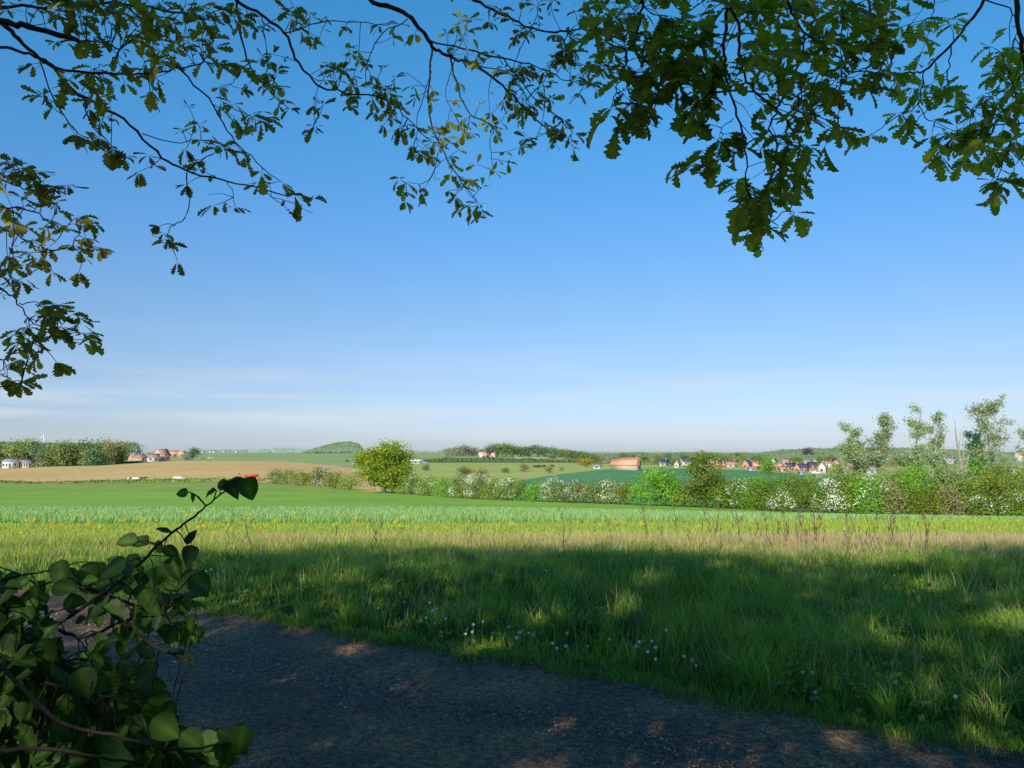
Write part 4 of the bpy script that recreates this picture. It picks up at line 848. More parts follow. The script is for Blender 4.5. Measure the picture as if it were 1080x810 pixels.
class Branch:
    """wood tubes and leaf placements of one branch"""
    def __init__(s, seed): s.w = MB(); s.leaf = []; s.nodes = []; s.r = random.Random(seed)
    def limb(s, pts, r0, r1, k=5, cr=.004, kk=5):
        P = crinkle(catmull(pts, kk), cr, s.r); s.w.tube(P, r0, r1, k, .12)
        for i, p in enumerate(P): s.nodes.append((p, r0+(r1-r0)*i/len(P)))
        return P
    def rosette(s, c, n, size, dirv=None, droop=.5):
        c = np.array(c)
        for i in range(n):
            a = i*2.1+s.r.uniform(-.6, .6); d_ = np.array([math.cos(a), math.sin(a)*.9, s.r.uniform(-droop-.5, .35-droop*.5)])
            if dirv is not None: d_ = d_+np.array(dirv)*.9
            d_ /= np.linalg.norm(d_); sz = size*s.r.choice((.5, .8, 1.0, 1.15, 1.3))*s.r.uniform(.85, 1.1); up = np.array([s.r.gauss(0, .45), s.r.gauss(-.25, .45), 1.0])
            s.leaf.append((c+d_*sz*.12, d_, up, sz))
    def twig(s, p0, p1, r=.0022, n=5, size=.05, droop=.5):
        p0 = np.array(p0); p1 = np.array(p1); m_ = (p0+p1)/2+np.array([s.r.gauss(0, .06)*np.linalg.norm(p1-p0) for _ in range(3)]); P = catmull([p0, m_, p1], 3); s.w.tube(P, r, r*.55, 4, .1); s.rosette(p1, n, size, (p1-p0)/(np.linalg.norm(p1-p0)+1e-6), droop)
        if np.linalg.norm(p1-p0) > .09: s.rosette(m_, max(1, n//3), size*.8, None, droop)
    def nearest(s, p):
        A = np.array([q[0] for q in s.nodes]); return A[np.argmin(np.linalg.norm(A-np.array(p), axis=1))]
    def build(s, parent, name, leafmat, V=OAKV, Fc=OAKF, wood='bark'):
        b_ = s.w.build(name, M[wood], parent, smooth=True)
        if s.leaf:
            T = np.array([l[0] for l in s.leaf]); D = np.array([l[1] for l in s.leaf]); U = np.array([l[2] for l in s.leaf]); S = np.array([l[3] for l in s.leaf])
            A = np.cross(D, U); A /= np.linalg.norm(A, axis=1)[:, None]; Nn = np.cross(A, D); Mx = np.stack([A, D, Nn], 2)*S[:, None, None]
            g = np.random.default_rng(len(T)+1); Mx[:, :, 0] *= g.uniform(.75, 1.15, len(T))[:, None]; Mx[:, :, 2] *= g.uniform(-.4, 1.8, len(T))[:, None]
            VV, FF = stamp(V, Fc, Mx, T); vc = (OAKC if V is OAKV else RLC); mkobj('leaves', npmesh('leaves', VV, FF, M[leafmat], col=np.tile(vc[:, None]*np.ones((1, 3)), (len(T), 1)), smooth=(V is RLV)), b_)
        return b_
def PX(lst, d0, d1=None):
    d1 = d0 if d1 is None else d1; n = len(lst)
    return [at(x, r_, d0+(d1-d0)*i/max(1, n-1)) for i, (x, r_) in enumerate(lst)]

def crown_mass(t, lobes, n, leaf, mat, seed, clump=22):
    me = leaf_cloud('crown', lobes, n, leaf, M['bright' if mat == 'oakleaf_r' else 'hedge'], np.random.default_rng(seed), .9, 1.2, clump=clump)
    # leaves removed along sun rays, shaping sun flecks onto chosen ground spots
    co = np.empty(len(me.vertices)*3, np.float32); me.vertices.foreach_get('co', co); co = co.reshape(-1, 4, 3); c = co.mean(1)+np.array(t.location); keep = np.ones(len(c), bool)
    EL_, AZ_ = R(30), R(20); sdir = np.array([-math.sin(AZ_)*math.cos(EL_), -math.cos(AZ_)*math.cos(EL_), math.sin(EL_)])
    for px, row, rad in ((690,632,.42), (655,658,.34), (580,668,.22), (500,690,.24), (950,603,.40), (985,628,.34), (1065,680,.34), (430,612,.2), (150,650,.5), (355,698,.22), (850,650,.2), (935,690,.22), (760,606,.25)):
        gx, gy = ground_pt(px, row); q = c-np.array([gx, gy, .12]); rad = rad*.66; al = q@sdir; keep &= np.linalg.norm(q-al[:, None]*sdir, axis=1) > rad
    V = co[keep].reshape(-1, 3); n_ = len(V)//4
    mkobj('crown', npmesh('crown', V, [np.arange(n_*4).reshape(n_, 4)], me.materials[0]), t); bpy.data.meshes.remove(me); return
    mkobj('crown', leaf_cloud('crown', lobes, n, leaf, M['bright' if mat == 'oakleaf_r' else 'hedge'], np.random.default_rng(seed), .9, 1.2, clump=clump), t)

# ---- oak whose limbs enter from the left and top
OA = empty('oak_tree', (-3.6, -4.2, 0)); tag(OA, 'oak overhanging the track whose small-leaved branches fill the top left and centre', 'tree')
def rel(P, o): return [np.array(p)-np.array(o.location) for p in P]
mb = MB(); mb.tube(rel([(-3.6,-4.2,-.1), (-3.6,-4.2,1), (-3.5,-4.1,3), (-3.3,-4.1,5), (-3.4,-4.2,7.5), (-3.2,-4.2,9.5)], OA), [.42,.34,.28,.24,.16,.05], None, 12)
NA1 = (-1.9, 0.6, 4.0); NA2 = (-.4, 1.2, 4.1)
mb.tube(rel(catmull([(-3.4,-4.1,3.2), (-3.0,-2.4,3.9), (-2.4,-.6,4.1), NA1], 4), OA), .13, .06, 8); mb.tube(rel(catmull([(-3.3,-4.1,4.2), (-2.2,-2.2,4.9), (-1.0,-.2,4.6), NA2], 4), OA), .13, .06, 8)
for a, b_ in (((-3.4,-4.1,5), (-6.5,-4.5,7)), ((-3.4,-4.1,6), (-.5,-4.6,8)), ((-3.4,-4.1,4), (-5.8,-3.0,5))): mb.tube(rel(catmull([a, (np.array(a)+np.array(b_))/2+np.array([0,0,.3]), b_], 4), OA), .12, .04, 7)
mb.build('trunk', M['bark'], OA, smooth=True)
rl = random.Random(12)
def make_branch(root, node, lines, clusters, seed, leafm, size, twn, r_main, name='branch', spread=.09, dens=1.0, lead=True):
    """lines: list of (pixel polyline, depth0, depth1, radius0, radius1); the first point of line 0 is joined to the limb node off-frame"""
    B = Branch(seed); off = np.array(root.location)
    for i, (pl, d0, d1, r0, r1) in enumerate(lines):
        P = PX(pl, d0, d1)
        if i == 0 and lead:
            nd = np.array(node); p0 = np.array(P[0]); mid = (nd+p0)/2+np.array([0, 0, .12]); B.limb([nd-off, mid-off, p0-off], r_main, r0, 6, .003)
        Q = B.limb([np.array(p)-off for p in P], r0, r1, 5, .0035)
        L = len(Q)                                     # side twigs with leaves, more towards the tip
        for k in range(int(L*twn)):
            u = B.r.uniform(.12, 1)**.8; j = min(L-1, int(u*L)); b0 = Q[j]; l = B.r.uniform(.4, 1.3)*spread
            d_ = np.array([B.r.gauss(0, 1), B.r.gauss(0, .7), B.r.gauss(-.5, .8)]); d_ /= np.linalg.norm(d_)
            B.twig(b0, b0+d_*l, .0018, B.r.choice((3, 4, 5) if size > .06 else (3, 5, 6, 7)), size)
            if B.r.random() < .15:                     # bare curved twiglet
                d2 = np.array([B.r.gauss(0, 1), B.r.gauss(0, 1), B.r.gauss(-.2, 1)]); d2 /= np.linalg.norm(d2); B.w.tube(catmull([b0, b0+d2*l*.5+np.array([0,0,.01]), b0+d2*l], 3), .0016, .0008, 4)
        B.rosette(Q[-1], 4, size)
    for c in clusters:
        x, y, n = c[:3]; sp_ = c[3] if len(c) > 3 else 12; d_ = lines[0][1] if len(c) < 5 else c[4]
        for k in range(n):
            p = np.array(at(x+B.r.gauss(0, sp_*1.15), y-(8 if size > .06 else 3)+B.r.gauss(0, sp_*.8), d_+B.r.gauss(0, .12)))-off
            q = B.nearest(p); 
            if np.linalg.norm(p-q) > .35: q = p+(q-p)*.35/np.linalg.norm(p-q)
            B.twig(q, p, .0019, B.r.choice((3, 4, 5) if size > .06 else (4, 5, 6)), size*B.r.uniform(.75, 1.15))
    return B.build(root, name, leafm)
S1 = .052
make_branch(OA, NA1, [([(-60,-20), (5,27), (25,47), (50,67), (85,100), (130,125), (165,160), (195,180), (240,191), (290,203), (330,210)], 2.9, 3.3, .0095, .0022),
   ([(195,180), (215,168), (232,157)], 3.15, 3.2, .0025, .0015), ([(197,182), (198,225), (180,240), (178,256)], 3.15, 3.15, .0028, .0014), ([(85,100), (100,135), (112,148), (130,165)], 3.0, 3.0, .003, .0014),
   ([(42,65), (60,110), (80,138), (98,148)], 3.0, 3.0, .003, .0014), ([(240,191), (246,205), (248,218)], 3.2, 3.2, .002, .001), ([(150,141), (185,150), (212,148)], 3.05, 3.1, .0025, .0014), ([(280,202), (295,215), (305,222)], 3.3, 3.3, .002, .001)],
   [(50,100,1,8,3.0), (80,148,2,6,3.0), (103,155,3,6,3.0), (205,130,3,8,3.05), (240,155,3,8,3.1), (310,205,2,7,3.3), (180,250,2,5,3.15), (105,110,2,8,3.0)], 1, 'oakleaf', S1, .18, .035)
make_branch(OA, NA1, [([(-80,-10), (0,20), (30,28), (83,43)], 2.7, 2.8, .014, .010), ([(83,43), (105,45), (127,52)], 2.8, 2.85, .004, .003), ([(127,52), (115,68), (100,72)], 2.85, 2.9, .003, .0015), ([(0,50), (30,57), (60,70), (110,78), (155,78), (190,72), (215,65)], 2.8, 3.0, .006, .003), ([(190,73), (225,110), (240,138), (265,165), (297,192)], 3.0, 3.2, .0042, .0016), ([(235,108), (252,118), (275,125)], 3.05, 3.1, .0025, .0012)],
   [(45,15,5,14,2.75), (85,25,6,12,2.7), (100,10,5,15,2.7), (160,42,6,12,2.85), (165,70,5,10,2.9), (150,90,4,10,2.9), (95,90,3,10,2.9), (140,18,6,14,2.85), (205,35,5,12,2.9), (270,130,4,8,3.05), (215,65,3,8,3.0), (165,100,3,8,2.9), (235,75,3,8,3.0)], 2, 'oakleaf', S1*1.3, .17, .035)
make_branch(OA, NA1, [([(-60,8), (0,7), (60,6), (130,5), (175,12), (210,20)], 2.9, 3.1, .008, .003), ([(130,5), (160,30), (185,45)], 3.0, 3.1, .004, .002), ([(60,6), (80,30), (95,45)], 2.95, 3, .003, .0015)],
   [(20,5,4,12,2.9), (60,12,5,12,2.9), (120,8,6,14,3.0), (180,10,6,14,3.1), (220,10,5,14,3.1), (250,25,4,12,3.2)], 3, 'oakleaf', S1*1.3, .19, .035)
make_branch(OA, NA2, [([(235,-40), (250,0), (275,15), (300,35), (312,60), (335,90), (362,98), (405,105), (430,125), (455,150)], 3.2, 3.5, .008, .002), ([(250,0), (255,40), (262,67), (278,90), (305,115)], 3.2, 3.3, .0055, .0018), ([(335,93), (333,110), (330,137)], 3.35, 3.35, .002, .0012), ([(262,67), (248,85), (232,92)], 3.25, 3.3, .0025, .0012), ([(300,35), (345,22), (380,24), (420,25)], 3.3, 3.5, .003, .0015), ([(275,15), (282,60), (280,90)], 3.2, 3.3, .0022, .0012)],
   [(285,85,3,8,3.3), (303,112,2,5,3.3), (330,140,1,3,3.35), (345,78,2,6,3.35), (378,100,5,8,3.45), (405,110,5,9,3.45), (420,130,4,8,3.5), (395,85,4,9,3.45), (260,30,3,10,3.2), (305,15,3,12,3.3), (335,40,4,12,3.35), (325,10,4,12,3.3), (350,75,3,8,3.4), (425,140,2,6,3.5)], 4, 'oakleaf', S1*.9, .19, .04)
make_branch(OA, NA2, [([(370,-30), (395,2), (425,12), (445,35), (460,52), (480,62), (500,68), (530,90), (555,115), (585,142), (600,147)], 3.4, 3.7, .013, .0018), ([(456,52), (453,80), (452,120), (465,155), (485,190), (505,215)], 3.5, 3.6, .0055, .0016), ([(455,75), (442,120), (437,160)], 3.5, 3.5, .0025, .0012), ([(465,155), (452,190), (428,193)], 3.55, 3.55, .0022, .0012), ([(475,60), (482,90), (495,120), (520,133), (517,150), (520,180)], 3.5, 3.6, .0045, .0012), ([(485,190), (495,205), (510,222)], 3.6, 3.6, .0016, .001), ([(500,68), (540,80), (560,110)], 3.55, 3.6, .003, .0014), ([(430,20), (400,40), (385,80), (412,100)], 3.45, 3.5, .003, .0014), ([(480,62), (470,100), (490,140)], 3.55, 3.55, .0025, .0012)],
   [(435,165,3,6,3.5), (475,150,4,8,3.55), (470,175,3,6,3.55), (495,225,4,7,3.6), (478,205,2,6,3.6), (500,135,5,9,3.6), (520,130,3,8,3.6), (440,195,2,8,3.55), (420,198,2,5,3.55), (512,122,3,8,3.6), (410,110,3,9,3.5), (430,90,3,10,3.5), (460,105,3,10,3.5), (480,30,4,10,3.5), (455,145,3,7,3.5), (503,50,3,12,3.5), (375,60,3,9,3.45), (495,195,2,5,3.6), (548,160,1,4,3.65)], 5, 'oakleaf', S1*.88, .19, .04)
make_branch(OA, NA2, [([(470,-30), (500,0), (530,15), (560,30), (600,33), (628,20), (645,-5)], 3.5, 3.4, .007, .003), ([(450,42), (500,55), (560,68), (600,85), (622,88)], 3.55, 3.7, .005, .0014), ([(530,60), (560,100), (590,125), (605,140)], 3.55, 3.65, .0035, .0012), ([(560,68), (575,100), (568,140), (552,152)], 3.6, 3.65, .0025, .001), ([(600,110), (615,95), (620,88)], 3.6, 3.6, .0018, .001), ([(600,33), (590,60), (605,85)], 3.5, 3.55, .0025, .0012), ([(560,30), (545,60), (540,85)], 3.5, 3.5, .0028, .0013)],
   [(560,75,5,9,3.5), (575,90,4,9,3.5), (590,130,4,7,3.55), (565,110,4,9,3.55), (555,145,2,5,3.6), (540,85,4,10,3.5), (585,50,5,12,3.5), (610,15,5,14,3.4), (575,15,5,16,3.4), (545,25,4,14,3.4), (600,60,5,9,3.5), (520,20,4,14,3.4), (545,115,3,8,3.6), (615,60,3,7,3.6)], 6, 'oakleaf', S1*.95, .19, .04)
# left edge sprays
make_branch(OA, (-2.9,.5,3.2), [([(-60,180), (0,190), (20,198), (45,200)], 2.6, 2.8, .004, .0015), ([(0,190), (10,180), (25,178)], 2.6, 2.65, .002, .001)], [(15,178,4,7,2.6), (50,200,3,5,2.75), (30,185,2,6,2.7)], 7, 'oakleaf', S1*.95, .25, .02)
make_branch(OA, (-2.9,.5,3.2), [([(-60,210), (0,218), (35,222), (60,242), (70,240)], 2.6, 2.8, .004, .0015), ([(-60,225), (0,240), (35,260), (50,265), (75,262), (88,270)], 2.6, 2.85, .0042, .0012), ([(75,262), (84,245), (97,233)], 2.8, 2.8, .002, .001), ([(15,250), (12,290), (0,310)], 2.65, 2.7, .002, .001), ([(40,262), (45,280)], 2.7, 2.7, .0018, .001)],
   [(38,213,3,6,2.7), (60,242,4,6,2.8), (5,220,3,6,2.6), (90,236,3,5,2.8), (80,255,3,6,2.8), (45,275,2,4,2.75), (20,243,2,5,2.65), (10,280,3,6,2.65), (10,297,3,5,2.65), (38,262,2,6,2.7)], 8, 'oakleaf', S1*.85, .2, .02)
make_branch(OA, (-2.9,.5,3.0), [([(-60,290), (0,305), (20,320), (42,345), (88,352)], 2.5, 2.7, .004, .0014), ([(-50,395), (0,380), (25,368), (50,350)], 2.5, 2.6, .0035, .0014), ([(-40,415), (0,408), (22,406)], 2.5, 2.5, .003, .0012), ([(20,320), (38,318), (42,330)], 2.6, 2.6, .002, .001)],
   [(60,325,4,7,2.6), (75,340,3,6,2.65), (48,335,5,8,2.6), (92,358,3,5,2.7), (65,350,3,6,2.65), (15,365,2,6,2.5), (5,405,3,5,2.5), (22,402,2,4,2.5), (40,345,3,7,2.6), (30,372,1,4,2.5)], 9, 'oakleaf', S1*.95, .18, .02)
# ---- oak at the right with broader leaves
OB = empty('oak_tree', (3.4, -4.4, 0)); tag(OB, 'oak overhanging the track whose broad-leaved branches hang at the top right', 'tree')
mb = MB(); mb.tube(rel([(3.4,-4.4,-.1), (3.4,-4.4,1), (3.3,-4.3,3), (3.2,-4.3,5), (3.3,-4.2,7.5), (3.1,-4.2,9.8)], OB), [.45,.36,.3,.25,.16,.05], None, 12)
NB1 = (.9, .7, 3.6); NB2 = (2.3, 1.0, 4.0)
mb.tube(rel(catmull([(3.2,-4.3,3.6), (2.5,-2.4,4.2), (1.6,-.5,4.0), NB1], 4), OB), .12, .05, 8); mb.tube(rel(catmull([(3.3,-4.3,4.2), (3.0,-2.2,4.9), (2.6,-.2,4.5), NB2], 4), OB), .12, .05, 8)
for a, b_ in (((3.3,-4.3,5), (6.5,-4.5,7)), ((3.3,-4.3,6), (1,-5.6,8)), ((3.3,-4.3,4.5), (5.8,-3.5,5.5))): mb.tube(rel(catmull([a, (np.array(a)+np.array(b_))/2+np.array([0,0,.3]), b_], 4), OB), .12, .04, 7)
mb.build('trunk', M['bark'], OB, smooth=True)
S2 = .070
make_branch(OB, NB1, [([(690,-40), (678,0), (672,35), (660,65), (652,90), (645,112)], 2.5, 2.6, .006, .0016), ([(660,65), (662,88), (665,108)], 2.5, 2.55, .002, .001), ([(672,35), (700,45), (735,60)], 2.5, 2.5, .004, .002)],
   [(645,125,2,6,2.55), (640,70,3,6,2.6), (632,78,2,4,2.6), (670,125,4,8,2.55), (682,130,2,5,2.55), (655,30,8,12,2.5), (650,10,6,14,2.5), (690,30,8,14,2.5), (690,65,6,12,2.5), (675,88,5,11,2.5), (710,50,6,12,2.45), (715,10,7,16,2.5), (645,45,3,8,2.55), (685,100,4,8,2.5), (705,85,5,10,2.5)], 21, 'oakleaf_r', S2, .14, .02)
make_branch(OB, NB1, [([(765,-40), (765,0), (765,40), (765,75), (775,115), (785,150), (786,190), (790,205)], 2.4, 2.6, .007, .0016), ([(766,0), (778,25), (782,65), (795,95), (818,115), (812,135), (820,165), (805,205), (790,215)], 2.4, 2.65, .006, .0016), ([(818,115), (840,143), (843,155), (838,195), (836,215), (805,238)], 2.55, 2.65, .0045, .0016), ([(812,137), (785,155), (745,175)], 2.55, 2.5, .0032, .0014), ([(818,115), (840,75), (850,40)], 2.55, 2.5, .004, .003), ([(750,97), (795,97), (825,108), (842,118)], 2.45, 2.55, .0035, .0016), ([(773,125), (762,135), (756,148)], 2.5, 2.5, .0018, .001)],
   [(735,50,8,12,2.4), (760,25,9,16,2.4), (745,75,6,12,2.45), (720,85,6,11,2.45), (735,115,5,8,2.45), (725,130,4,8,2.45), (740,100,4,9,2.45), (790,30,8,14,2.4), (810,60,7,12,2.4), (830,75,7,12,2.45), (800,80,4,10,2.45), (840,45,7,14,2.45), (745,175,4,7,2.5), (720,180,4,7,2.5), (765,178,2,5,2.5), (760,150,2,5,2.5), (828,160,4,7,2.55), (840,175,4,8,2.6), (848,165,3,6,2.6), (825,180,2,6,2.6), (818,192,3,6,2.6), (845,195,3,6,2.6), (805,215,5,8,2.6), (790,215,3,8,2.6), (790,240,4,6,2.6), (802,248,3,6,2.6), (840,235,2,5,2.6), (800,228,4,7,2.6), (780,198,2,5,2.6), (845,120,2,6,2.6), (785,10,6,16,2.4)], 22, 'oakleaf_r', S2, .10, .02)
make_branch(OB, NB1, [([(820,-40), (830,0), (840,20), (865,50), (885,62), (900,75), (938,75)], 2.5, 2.7, .0065, .0015), ([(889,-20), (889,20), (888,60), (886,100), (884,137)], 2.55, 2.6, .0024, .0014), ([(842,118), (850,110), (870,108)], 2.55, 2.6, .002, .001), ([(885,62), (890,85), (915,90)], 2.6, 2.65, .002, .001)],
   [(860,15,8,14,2.5), (885,25,8,14,2.5), (905,20,7,14,2.55), (915,45,6,9,2.55), (925,50,4,7,2.55), (875,55,4,10,2.55), (865,75,4,9,2.55), (868,100,4,8,2.6), (880,90,4,8,2.6), (865,115,3,7,2.6), (848,125,2,5,2.6), (884,148,3,6,2.6), (925,92,4,8,2.65), (905,85,4,9,2.6), (845,95,3,8,2.55), (930,20,4,12,2.55), (940,0,5,14,2.55), (830,10,6,14,2.5)], 23, 'oakleaf_r', S2*.95, .10, .02)
make_branch(OB, NB2, [([(1065,-40), (1040,0), (1005,45), (975,74), (955,77), (938,86)], 2.9, 3.0, .0075, .002), ([(975,74), (971,105), (972,118), (985,130), (1000,140)], 2.95, 3.0, .003, .0012), ([(1003,47), (1000,75), (997,92), (980,112), (957,142)], 2.95, 3.0, .003, .0012), ([(971,108), (945,125), (918,142)], 2.95, 3.0, .0024, .0014), ([(985,-20), (985,5), (983,20), (972,55)], 2.8, 2.85, .003, .001), ([(983,18), (965,27), (950,38)], 2.8, 2.85, .0018, .001)],
   [(955,82,3,5,2.95), (970,100,3,6,2.95), (980,97,3,6,3.0), (1005,95,3,5,3.0), (960,135,3,5,3.0), (962,122,2,5,3.0), (912,148,2,3,3.0), (998,25,3,5,2.9), (978,35,3,5,2.85), (957,35,2,5,2.85), (950,80,2,6,2.95)], 24, 'oakleaf_r', S2*.8, .06, .02)
make_branch(OB, NB2, [([(1068,-40), (1073,10), (1078,50), (1092,110)], 2.8, 2.8, .010, .007), ([(1040,0), (1070,14), (1069,45), (1058,58)], 2.85, 2.8, .003, .0015), ([(1085,72), (1066,90), (1040,105), (1022,115)], 2.8, 2.9, .0038, .0015), ([(1088,130), (1060,130), (1040,135), (1005,145)], 2.8, 2.9, .003, .0013), ([(1068,88), (1074,130), (1062,160), (1048,200), (1043,213)], 2.8, 2.9, .0032, .0012), ([(1085,140), (1072,175), (1062,190)], 2.8, 2.85, .0022, .001)],
   [(1055,60,4,6,2.8), (1060,75,4,7,2.8), (1050,82,2,5,2.8), (1035,105,3,7,2.9), (1015,112,2,6,2.9), (1040,120,4,8,2.9), (1060,115,5,9,2.85), (1010,140,4,7,2.9), (992,150,3,6,2.9), (1022,150,5,8,2.9), (1040,145,4,8,2.9), (990,165,3,5,2.9), (1045,165,3,6,2.9), (1062,150,4,8,2.85), (1050,190,4,6,2.9), (1048,205,3,5,2.9), (1072,110,5,8,2.8), (1076,65,4,6,2.8), (1075,100,4,7,2.8), (1025,160,3,7,2.9)], 25, 'oakleaf_r', S2*.82, .08, .02)

# unseen crowns above and behind the viewer, lobes shaped to cast the verge shadow
def rl3(lobes, o): return [(l[0]-o.location.x, l[1]-o.location.y, l[2], l[3], l[4], l[5]) for l in lobes]
crown_mass(OA, rl3([(-5.5,-4.5,6.2,3.2,2.6,2.4), (-2.5,-4.8,7.8,3.0,2.6,2.4), (-7.6,-4.4,5.0,2.2,2.2,2.0), (-8.9,-4.8,9.6,1.5,1.8,1.2), (-6.6,-4.8,9.9,2.3,2.0,1.5), (-4,-4.0,9.0,2.2,2.2,1.4), (-1.5,-3.2,5.5,2.2,1.6,1.6), (-5.5,-3.2,4.0,2.4,1.6,1.4)], OA), 25000, .18, 'oakleaf', 51, 45)
crown_mass(OB, rl3([(3.2,-4.8,8.2,3.4,2.6,2.2), (6.2,-4.6,6.8,3.0,2.6,2.2), (1.0,-4.4,6.6,2.6,2.4,2.2), (3.5,-3.2,5.0,3.0,1.6,1.8), (8.5,-4.4,5.6,2.4,2.2,1.8), (2.5,-4.6,9.8,2.0,2.0,1.0)], OB), 19000, .18, 'oakleaf_r', 52, 60)
for k, (x, w_, h_) in enumerate(((-9.5, 2.4, 3.6), (-5.6, 2.4, 3.4), (-1.6, 2.2, 3.0), (2.2, 2.2, 3.2), (6.2, 2.4, 3.4))):  # unseen bushes added to keep low sun off the near ground
    t = empty('unseen_shade_bush', (x, -4.6, 0)); g = np.random.default_rng(70+k); lob = [(0,0,h_*.5,w_,1.4,h_*.5)]+[(g.uniform(-1.2,1.2), g.uniform(-.6,.6), g.uniform(.8,h_*.9), .9, .8, .7) for _ in range(7)]
    mkobj('foliage', leaf_cloud('foliage', lob, 11000, .16, M['bright'], g, .8, 1.2, clump=18), t); m_ = MB(); m_.tube([(0,0,0), (.1,0,h_*.4), (.2,.1,h_*.8)], .06, .02, 6); m_.tube([(0,0,0), (-.3,0,h_*.4), (-.6,.1,h_*.8)], .05, .02, 6); m_.build('trunk', M['bark'], t)
    tag(t, f"added unseen bush behind the viewer, shading the near track, {ORD[k]} from the left", 'bush', 'added shade bushes behind the viewer')

# ---- leafy shrub in the lower left corner
SH = empty('leafy_shrub', (-1.15, .95, 0)); tag(SH, 'dark leafy shrub with broad rounded leaves filling the lower left corner', 'shrub')
B = Branch(99); off = np.array(SH.location)
def shl(pl, d0, d1, r0, r1, root=None):
    P = [np.array(p)-off for p in PX(pl, d0, d1)]
    if root is not None: P = [np.array(root)]+P
    return B.limb(P, r0, r1, 5, .0007)
SZ = .041
main = shl([(-30,720), (0,697), (55,662), (110,625), (150,592), (175,567), (200,548), (222,530), (240,515)], 1.15, 1.35, .0042, .0013, (0,0,.0))
def lf(x, y, d, ang, sz=1.0, flat=None):             # one leaf: its middle at (x,y), blade pointing along the picture angle
    a = R(ang); d_ = np.array([math.cos(a), B.r.gauss(0, .25), math.sin(a)]); d_ /= np.linalg.norm(d_); s_ = SZ*sz*B.r.uniform(.9, 1.1)
    p = np.array(at(x, y, d))-off-d_*s_*.5; up = np.array([B.r.gauss(0, .4), B.r.gauss(-.7, .4), B.r.gauss(.8, .3)]) if flat is None else np.array(flat)
    B.leaf.append((p, d_, up, s_)); return p
for x, y, an, s_ in ((222,520,200,.55), (245,516,-50,.8), (262,516,-60,1.0), (253,509,10,.7), (192,520,190,.55), (203,525,-80,.45), (237,512,-20,.6), (146,572,170,.95), (133,571,180,.85), (172,559,160,.6), (202,566,70,.75), (181,582,-40,.8), (200,586,-85,1.0), (168,578,-30,.7), (95,598,165,.7), (141,595,-60,.9), (129,612,150,.7), (160,612,-100,.8), (120,588,10,.5)):
    p = lf(x, y, 1.32, an, s_); q = B.nearest(p); B.w.tube([q, (q+p)/2+np.array([0,0,.004]), p], .0012, .0009, 4)
subs = [([(110,625), (80,618), (60,612), (30,625)], 1.25, 1.3), ([(55,662), (90,672), (130,655), (165,650), (190,665)], 1.2, 1.15), ([(0,697), (50,720), (110,735), (160,730)], 1.15, 1.1), ([(-20,640), (15,640), (30,680), (60,700)], 1.3, 1.3),
        ([(0,700), (60,760), (120,775), (180,790), (235,785)], 1.0, 1.0), ([(-20,790), (50,790), (110,800), (160,805)], .95, .95), ([(110,625), (150,640), (190,630), (205,620)], 1.3, 1.3), ([(55,662), (40,620), (20,605)], 1.25, 1.3), ([(110,640), (160,680), (185,690), (200,695)], 1.2, 1.2), ([(60,612), (100,600), (135,592)], 1.3, 1.3), ([(-20,620), (10,610), (60,600)], 1.35, 1.35)]
for pl, d0, d1 in subs: shl(pl, d0, d1, .003, .0012)
from mathutils.geometry import intersect_point_line
POLY = [(-60,600), (0,606), (40,600), (85,596), (140,596), (170,600), (205,598), (215,622), (208,650), (212,668), (205,690), (180,700), (165,690), (160,712), (172,742), (182,765), (205,772), (225,780), (254,770), (262,785), (235,815), (255,860), (-60,900)]
def inside(x, y):
    c = False; n = len(POLY)
    for i in range(n):
        (x1, y1), (x2, y2) = POLY[i], POLY[(i+1) % n]
        if (y1 > y) != (y2 > y) and x < (x2-x1)*(y-y1)/(y2-y1)+x1: c = not c
    return c
cnt = 0
while cnt < 1800:
    x = B.r.uniform(-60, 262); y = B.r.uniform(592, 880)
    if not inside(x, y): continue
    dn = min(1, .28+max(0, (y-640)/110)+max(0, (40-x)/120)) if x < 150 or y < 700 else .75
    if 60 < x < 205 and 610 < y < 705: dn = .22
    if B.r.random() > dn: continue
    d_ = B.r.uniform(1.1, 1.6) if y < 700 else B.r.uniform(1.1, 1.7); p = lf(x, y, d_, B.r.uniform(-160, 20), B.r.uniform(.5, 1.2)); cnt += 1
    if B.r.random() < .5:
        q = B.nearest(p); v = q-p; l = np.linalg.norm(v)
        if l < .10: B.w.tube([q, (q+p)/2+np.array([0,0,.006]), p], .0012, .0008, 4)
for k in range(9):                                     # stems rising from the ground
    a = B.r.uniform(-.3, .5); B.limb([(B.r.uniform(-.1,.1), B.r.uniform(-.05,.1), 0), (a*.5, B.r.uniform(0,.2), .5), (a, B.r.uniform(.1,.35), 1.0), (a*1.2, B.r.uniform(.1,.4), 1.3)], .006, .002, 5, .004)
B.build(SH, 'branches', 'shrubleaf', RLV, RLF)

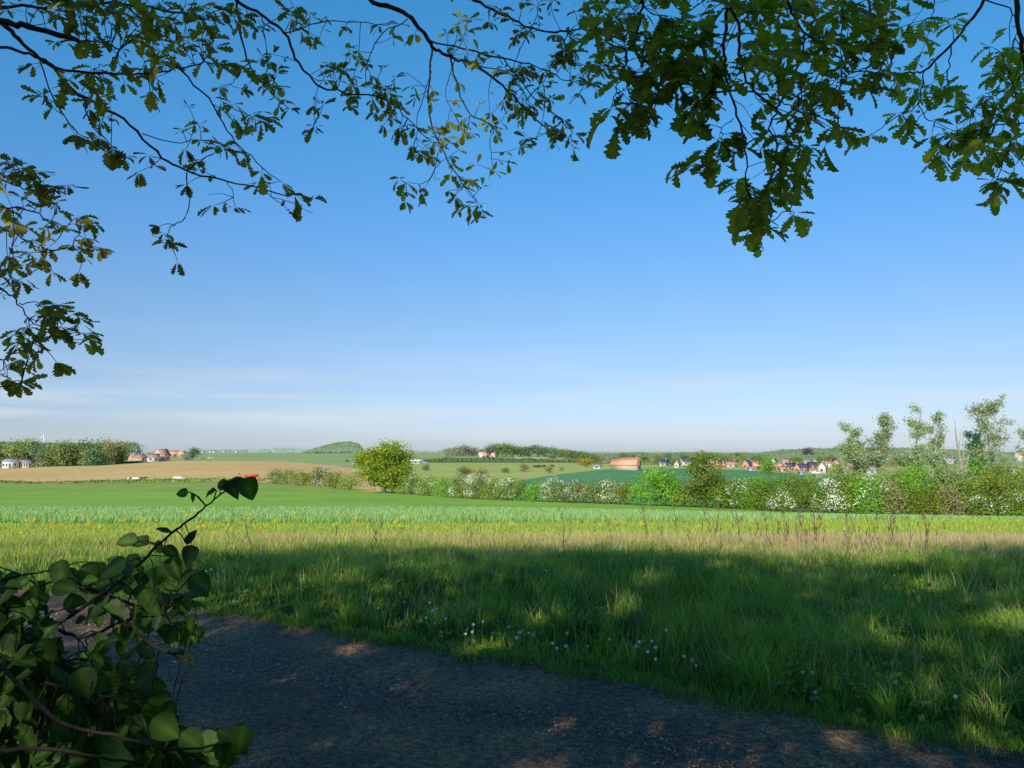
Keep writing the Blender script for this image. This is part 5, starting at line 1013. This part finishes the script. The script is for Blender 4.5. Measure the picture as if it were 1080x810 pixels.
# ------------------------------------------------------------------ light
EL, AZ = R(30), R(20)                # sun behind the viewer, a little to the left
sd = Vector((-math.sin(AZ)*math.cos(EL), -math.cos(AZ)*math.cos(EL), math.sin(EL)))
sun = bpy.data.lights.new('sun', 'SUN'); so = bpy.data.objects.new('sun', sun); COL.objects.link(so); sun.energy = 5.0; sun.angle = R(.53); sun.color = (1.0, .94, .82)
so.rotation_euler = sd.to_track_quat('Z', 'Y').to_euler(); so.location = (-20, -40, 40)
W = bpy.data.worlds.new('World'); SC.world = W; W.use_nodes = True; nt = W.node_tree; nt.nodes.clear()
sky = N(nt, 'ShaderNodeTexSky', sky_type='NISHITA', sun_disc=False); sky.sun_elevation = EL; sky.sun_rotation = math.atan2(sd.x, sd.y)
sky.air_density = 1.0; sky.dust_density = .6; sky.ozone_density = 2.0; sky.altitude = 100
tc = N(nt, 'ShaderNodeTexCoord'); sep = N(nt, 'ShaderNodeSeparateXYZ'); nt.links.new(tc.outputs['Generated'], sep.inputs[0])
hs = N(nt, 'ShaderNodeHueSaturation', Saturation=1.0, Value=1.0); 
tint = ramp(nt, sep.outputs[2], [(0, (.58,.68,1.0)), (.03, (.56,.64,.94)), (.093, (.56,.63,.82)), (.177, (.55,.71,.87)), (.27, (.47,.80,1.06)), (.38, (.38,.93,1.2)), (.5, (.34,1.02,1.3)), (1, (.4,1.1,1.4))])
nt.links.new(mix(nt, sky.outputs[0], tint, 1.0, 'MULTIPLY'), hs.inputs['Color'])
# thin cirrus streaks low over the horizon
mp = N(nt, 'ShaderNodeMapping'); mp.inputs['Scale'].default_value = (2.2, 2.2, 34); nt.links.new(tc.outputs['Generated'], mp.inputs[0])
nz = N(nt, 'ShaderNodeTexNoise', Scale=1.6, Detail=5, Roughness=.5); nt.links.new(mp.outputs[0], nz.inputs['Vector'])
cl = ramp(nt, nz.outputs['Fac'], [(.44, (0,0,0)), (.72, (.75,.75,.75))])
el = ramp(nt, sep.outputs[2], [(0, (.35,.35,.35)), (.05, (.9,.9,.9)), (.10, (.25,.25,.25)), (.16, (0,0,0))])
cm = mix(nt, cl, el, 1.0, 'MULTIPLY'); out = mix(nt, hs.outputs[0], (4.9,5.3,5.9), cm)
bg = N(nt, 'ShaderNodeBackground', Strength=.15); nt.links.new(out, bg.inputs[0]); wo = N(nt, 'ShaderNodeOutputWorld'); nt.links.new(bg.outputs[0], wo.inputs[0])
SC.view_settings.view_transform = 'Standard'; SC.view_settings.look = 'None'; SC.view_settings.exposure = 0; SC.view_settings.gamma = 1
SC.render.engine = 'CYCLES'
SC.render.resolution_x, SC.render.resolution_y = 1024, 768
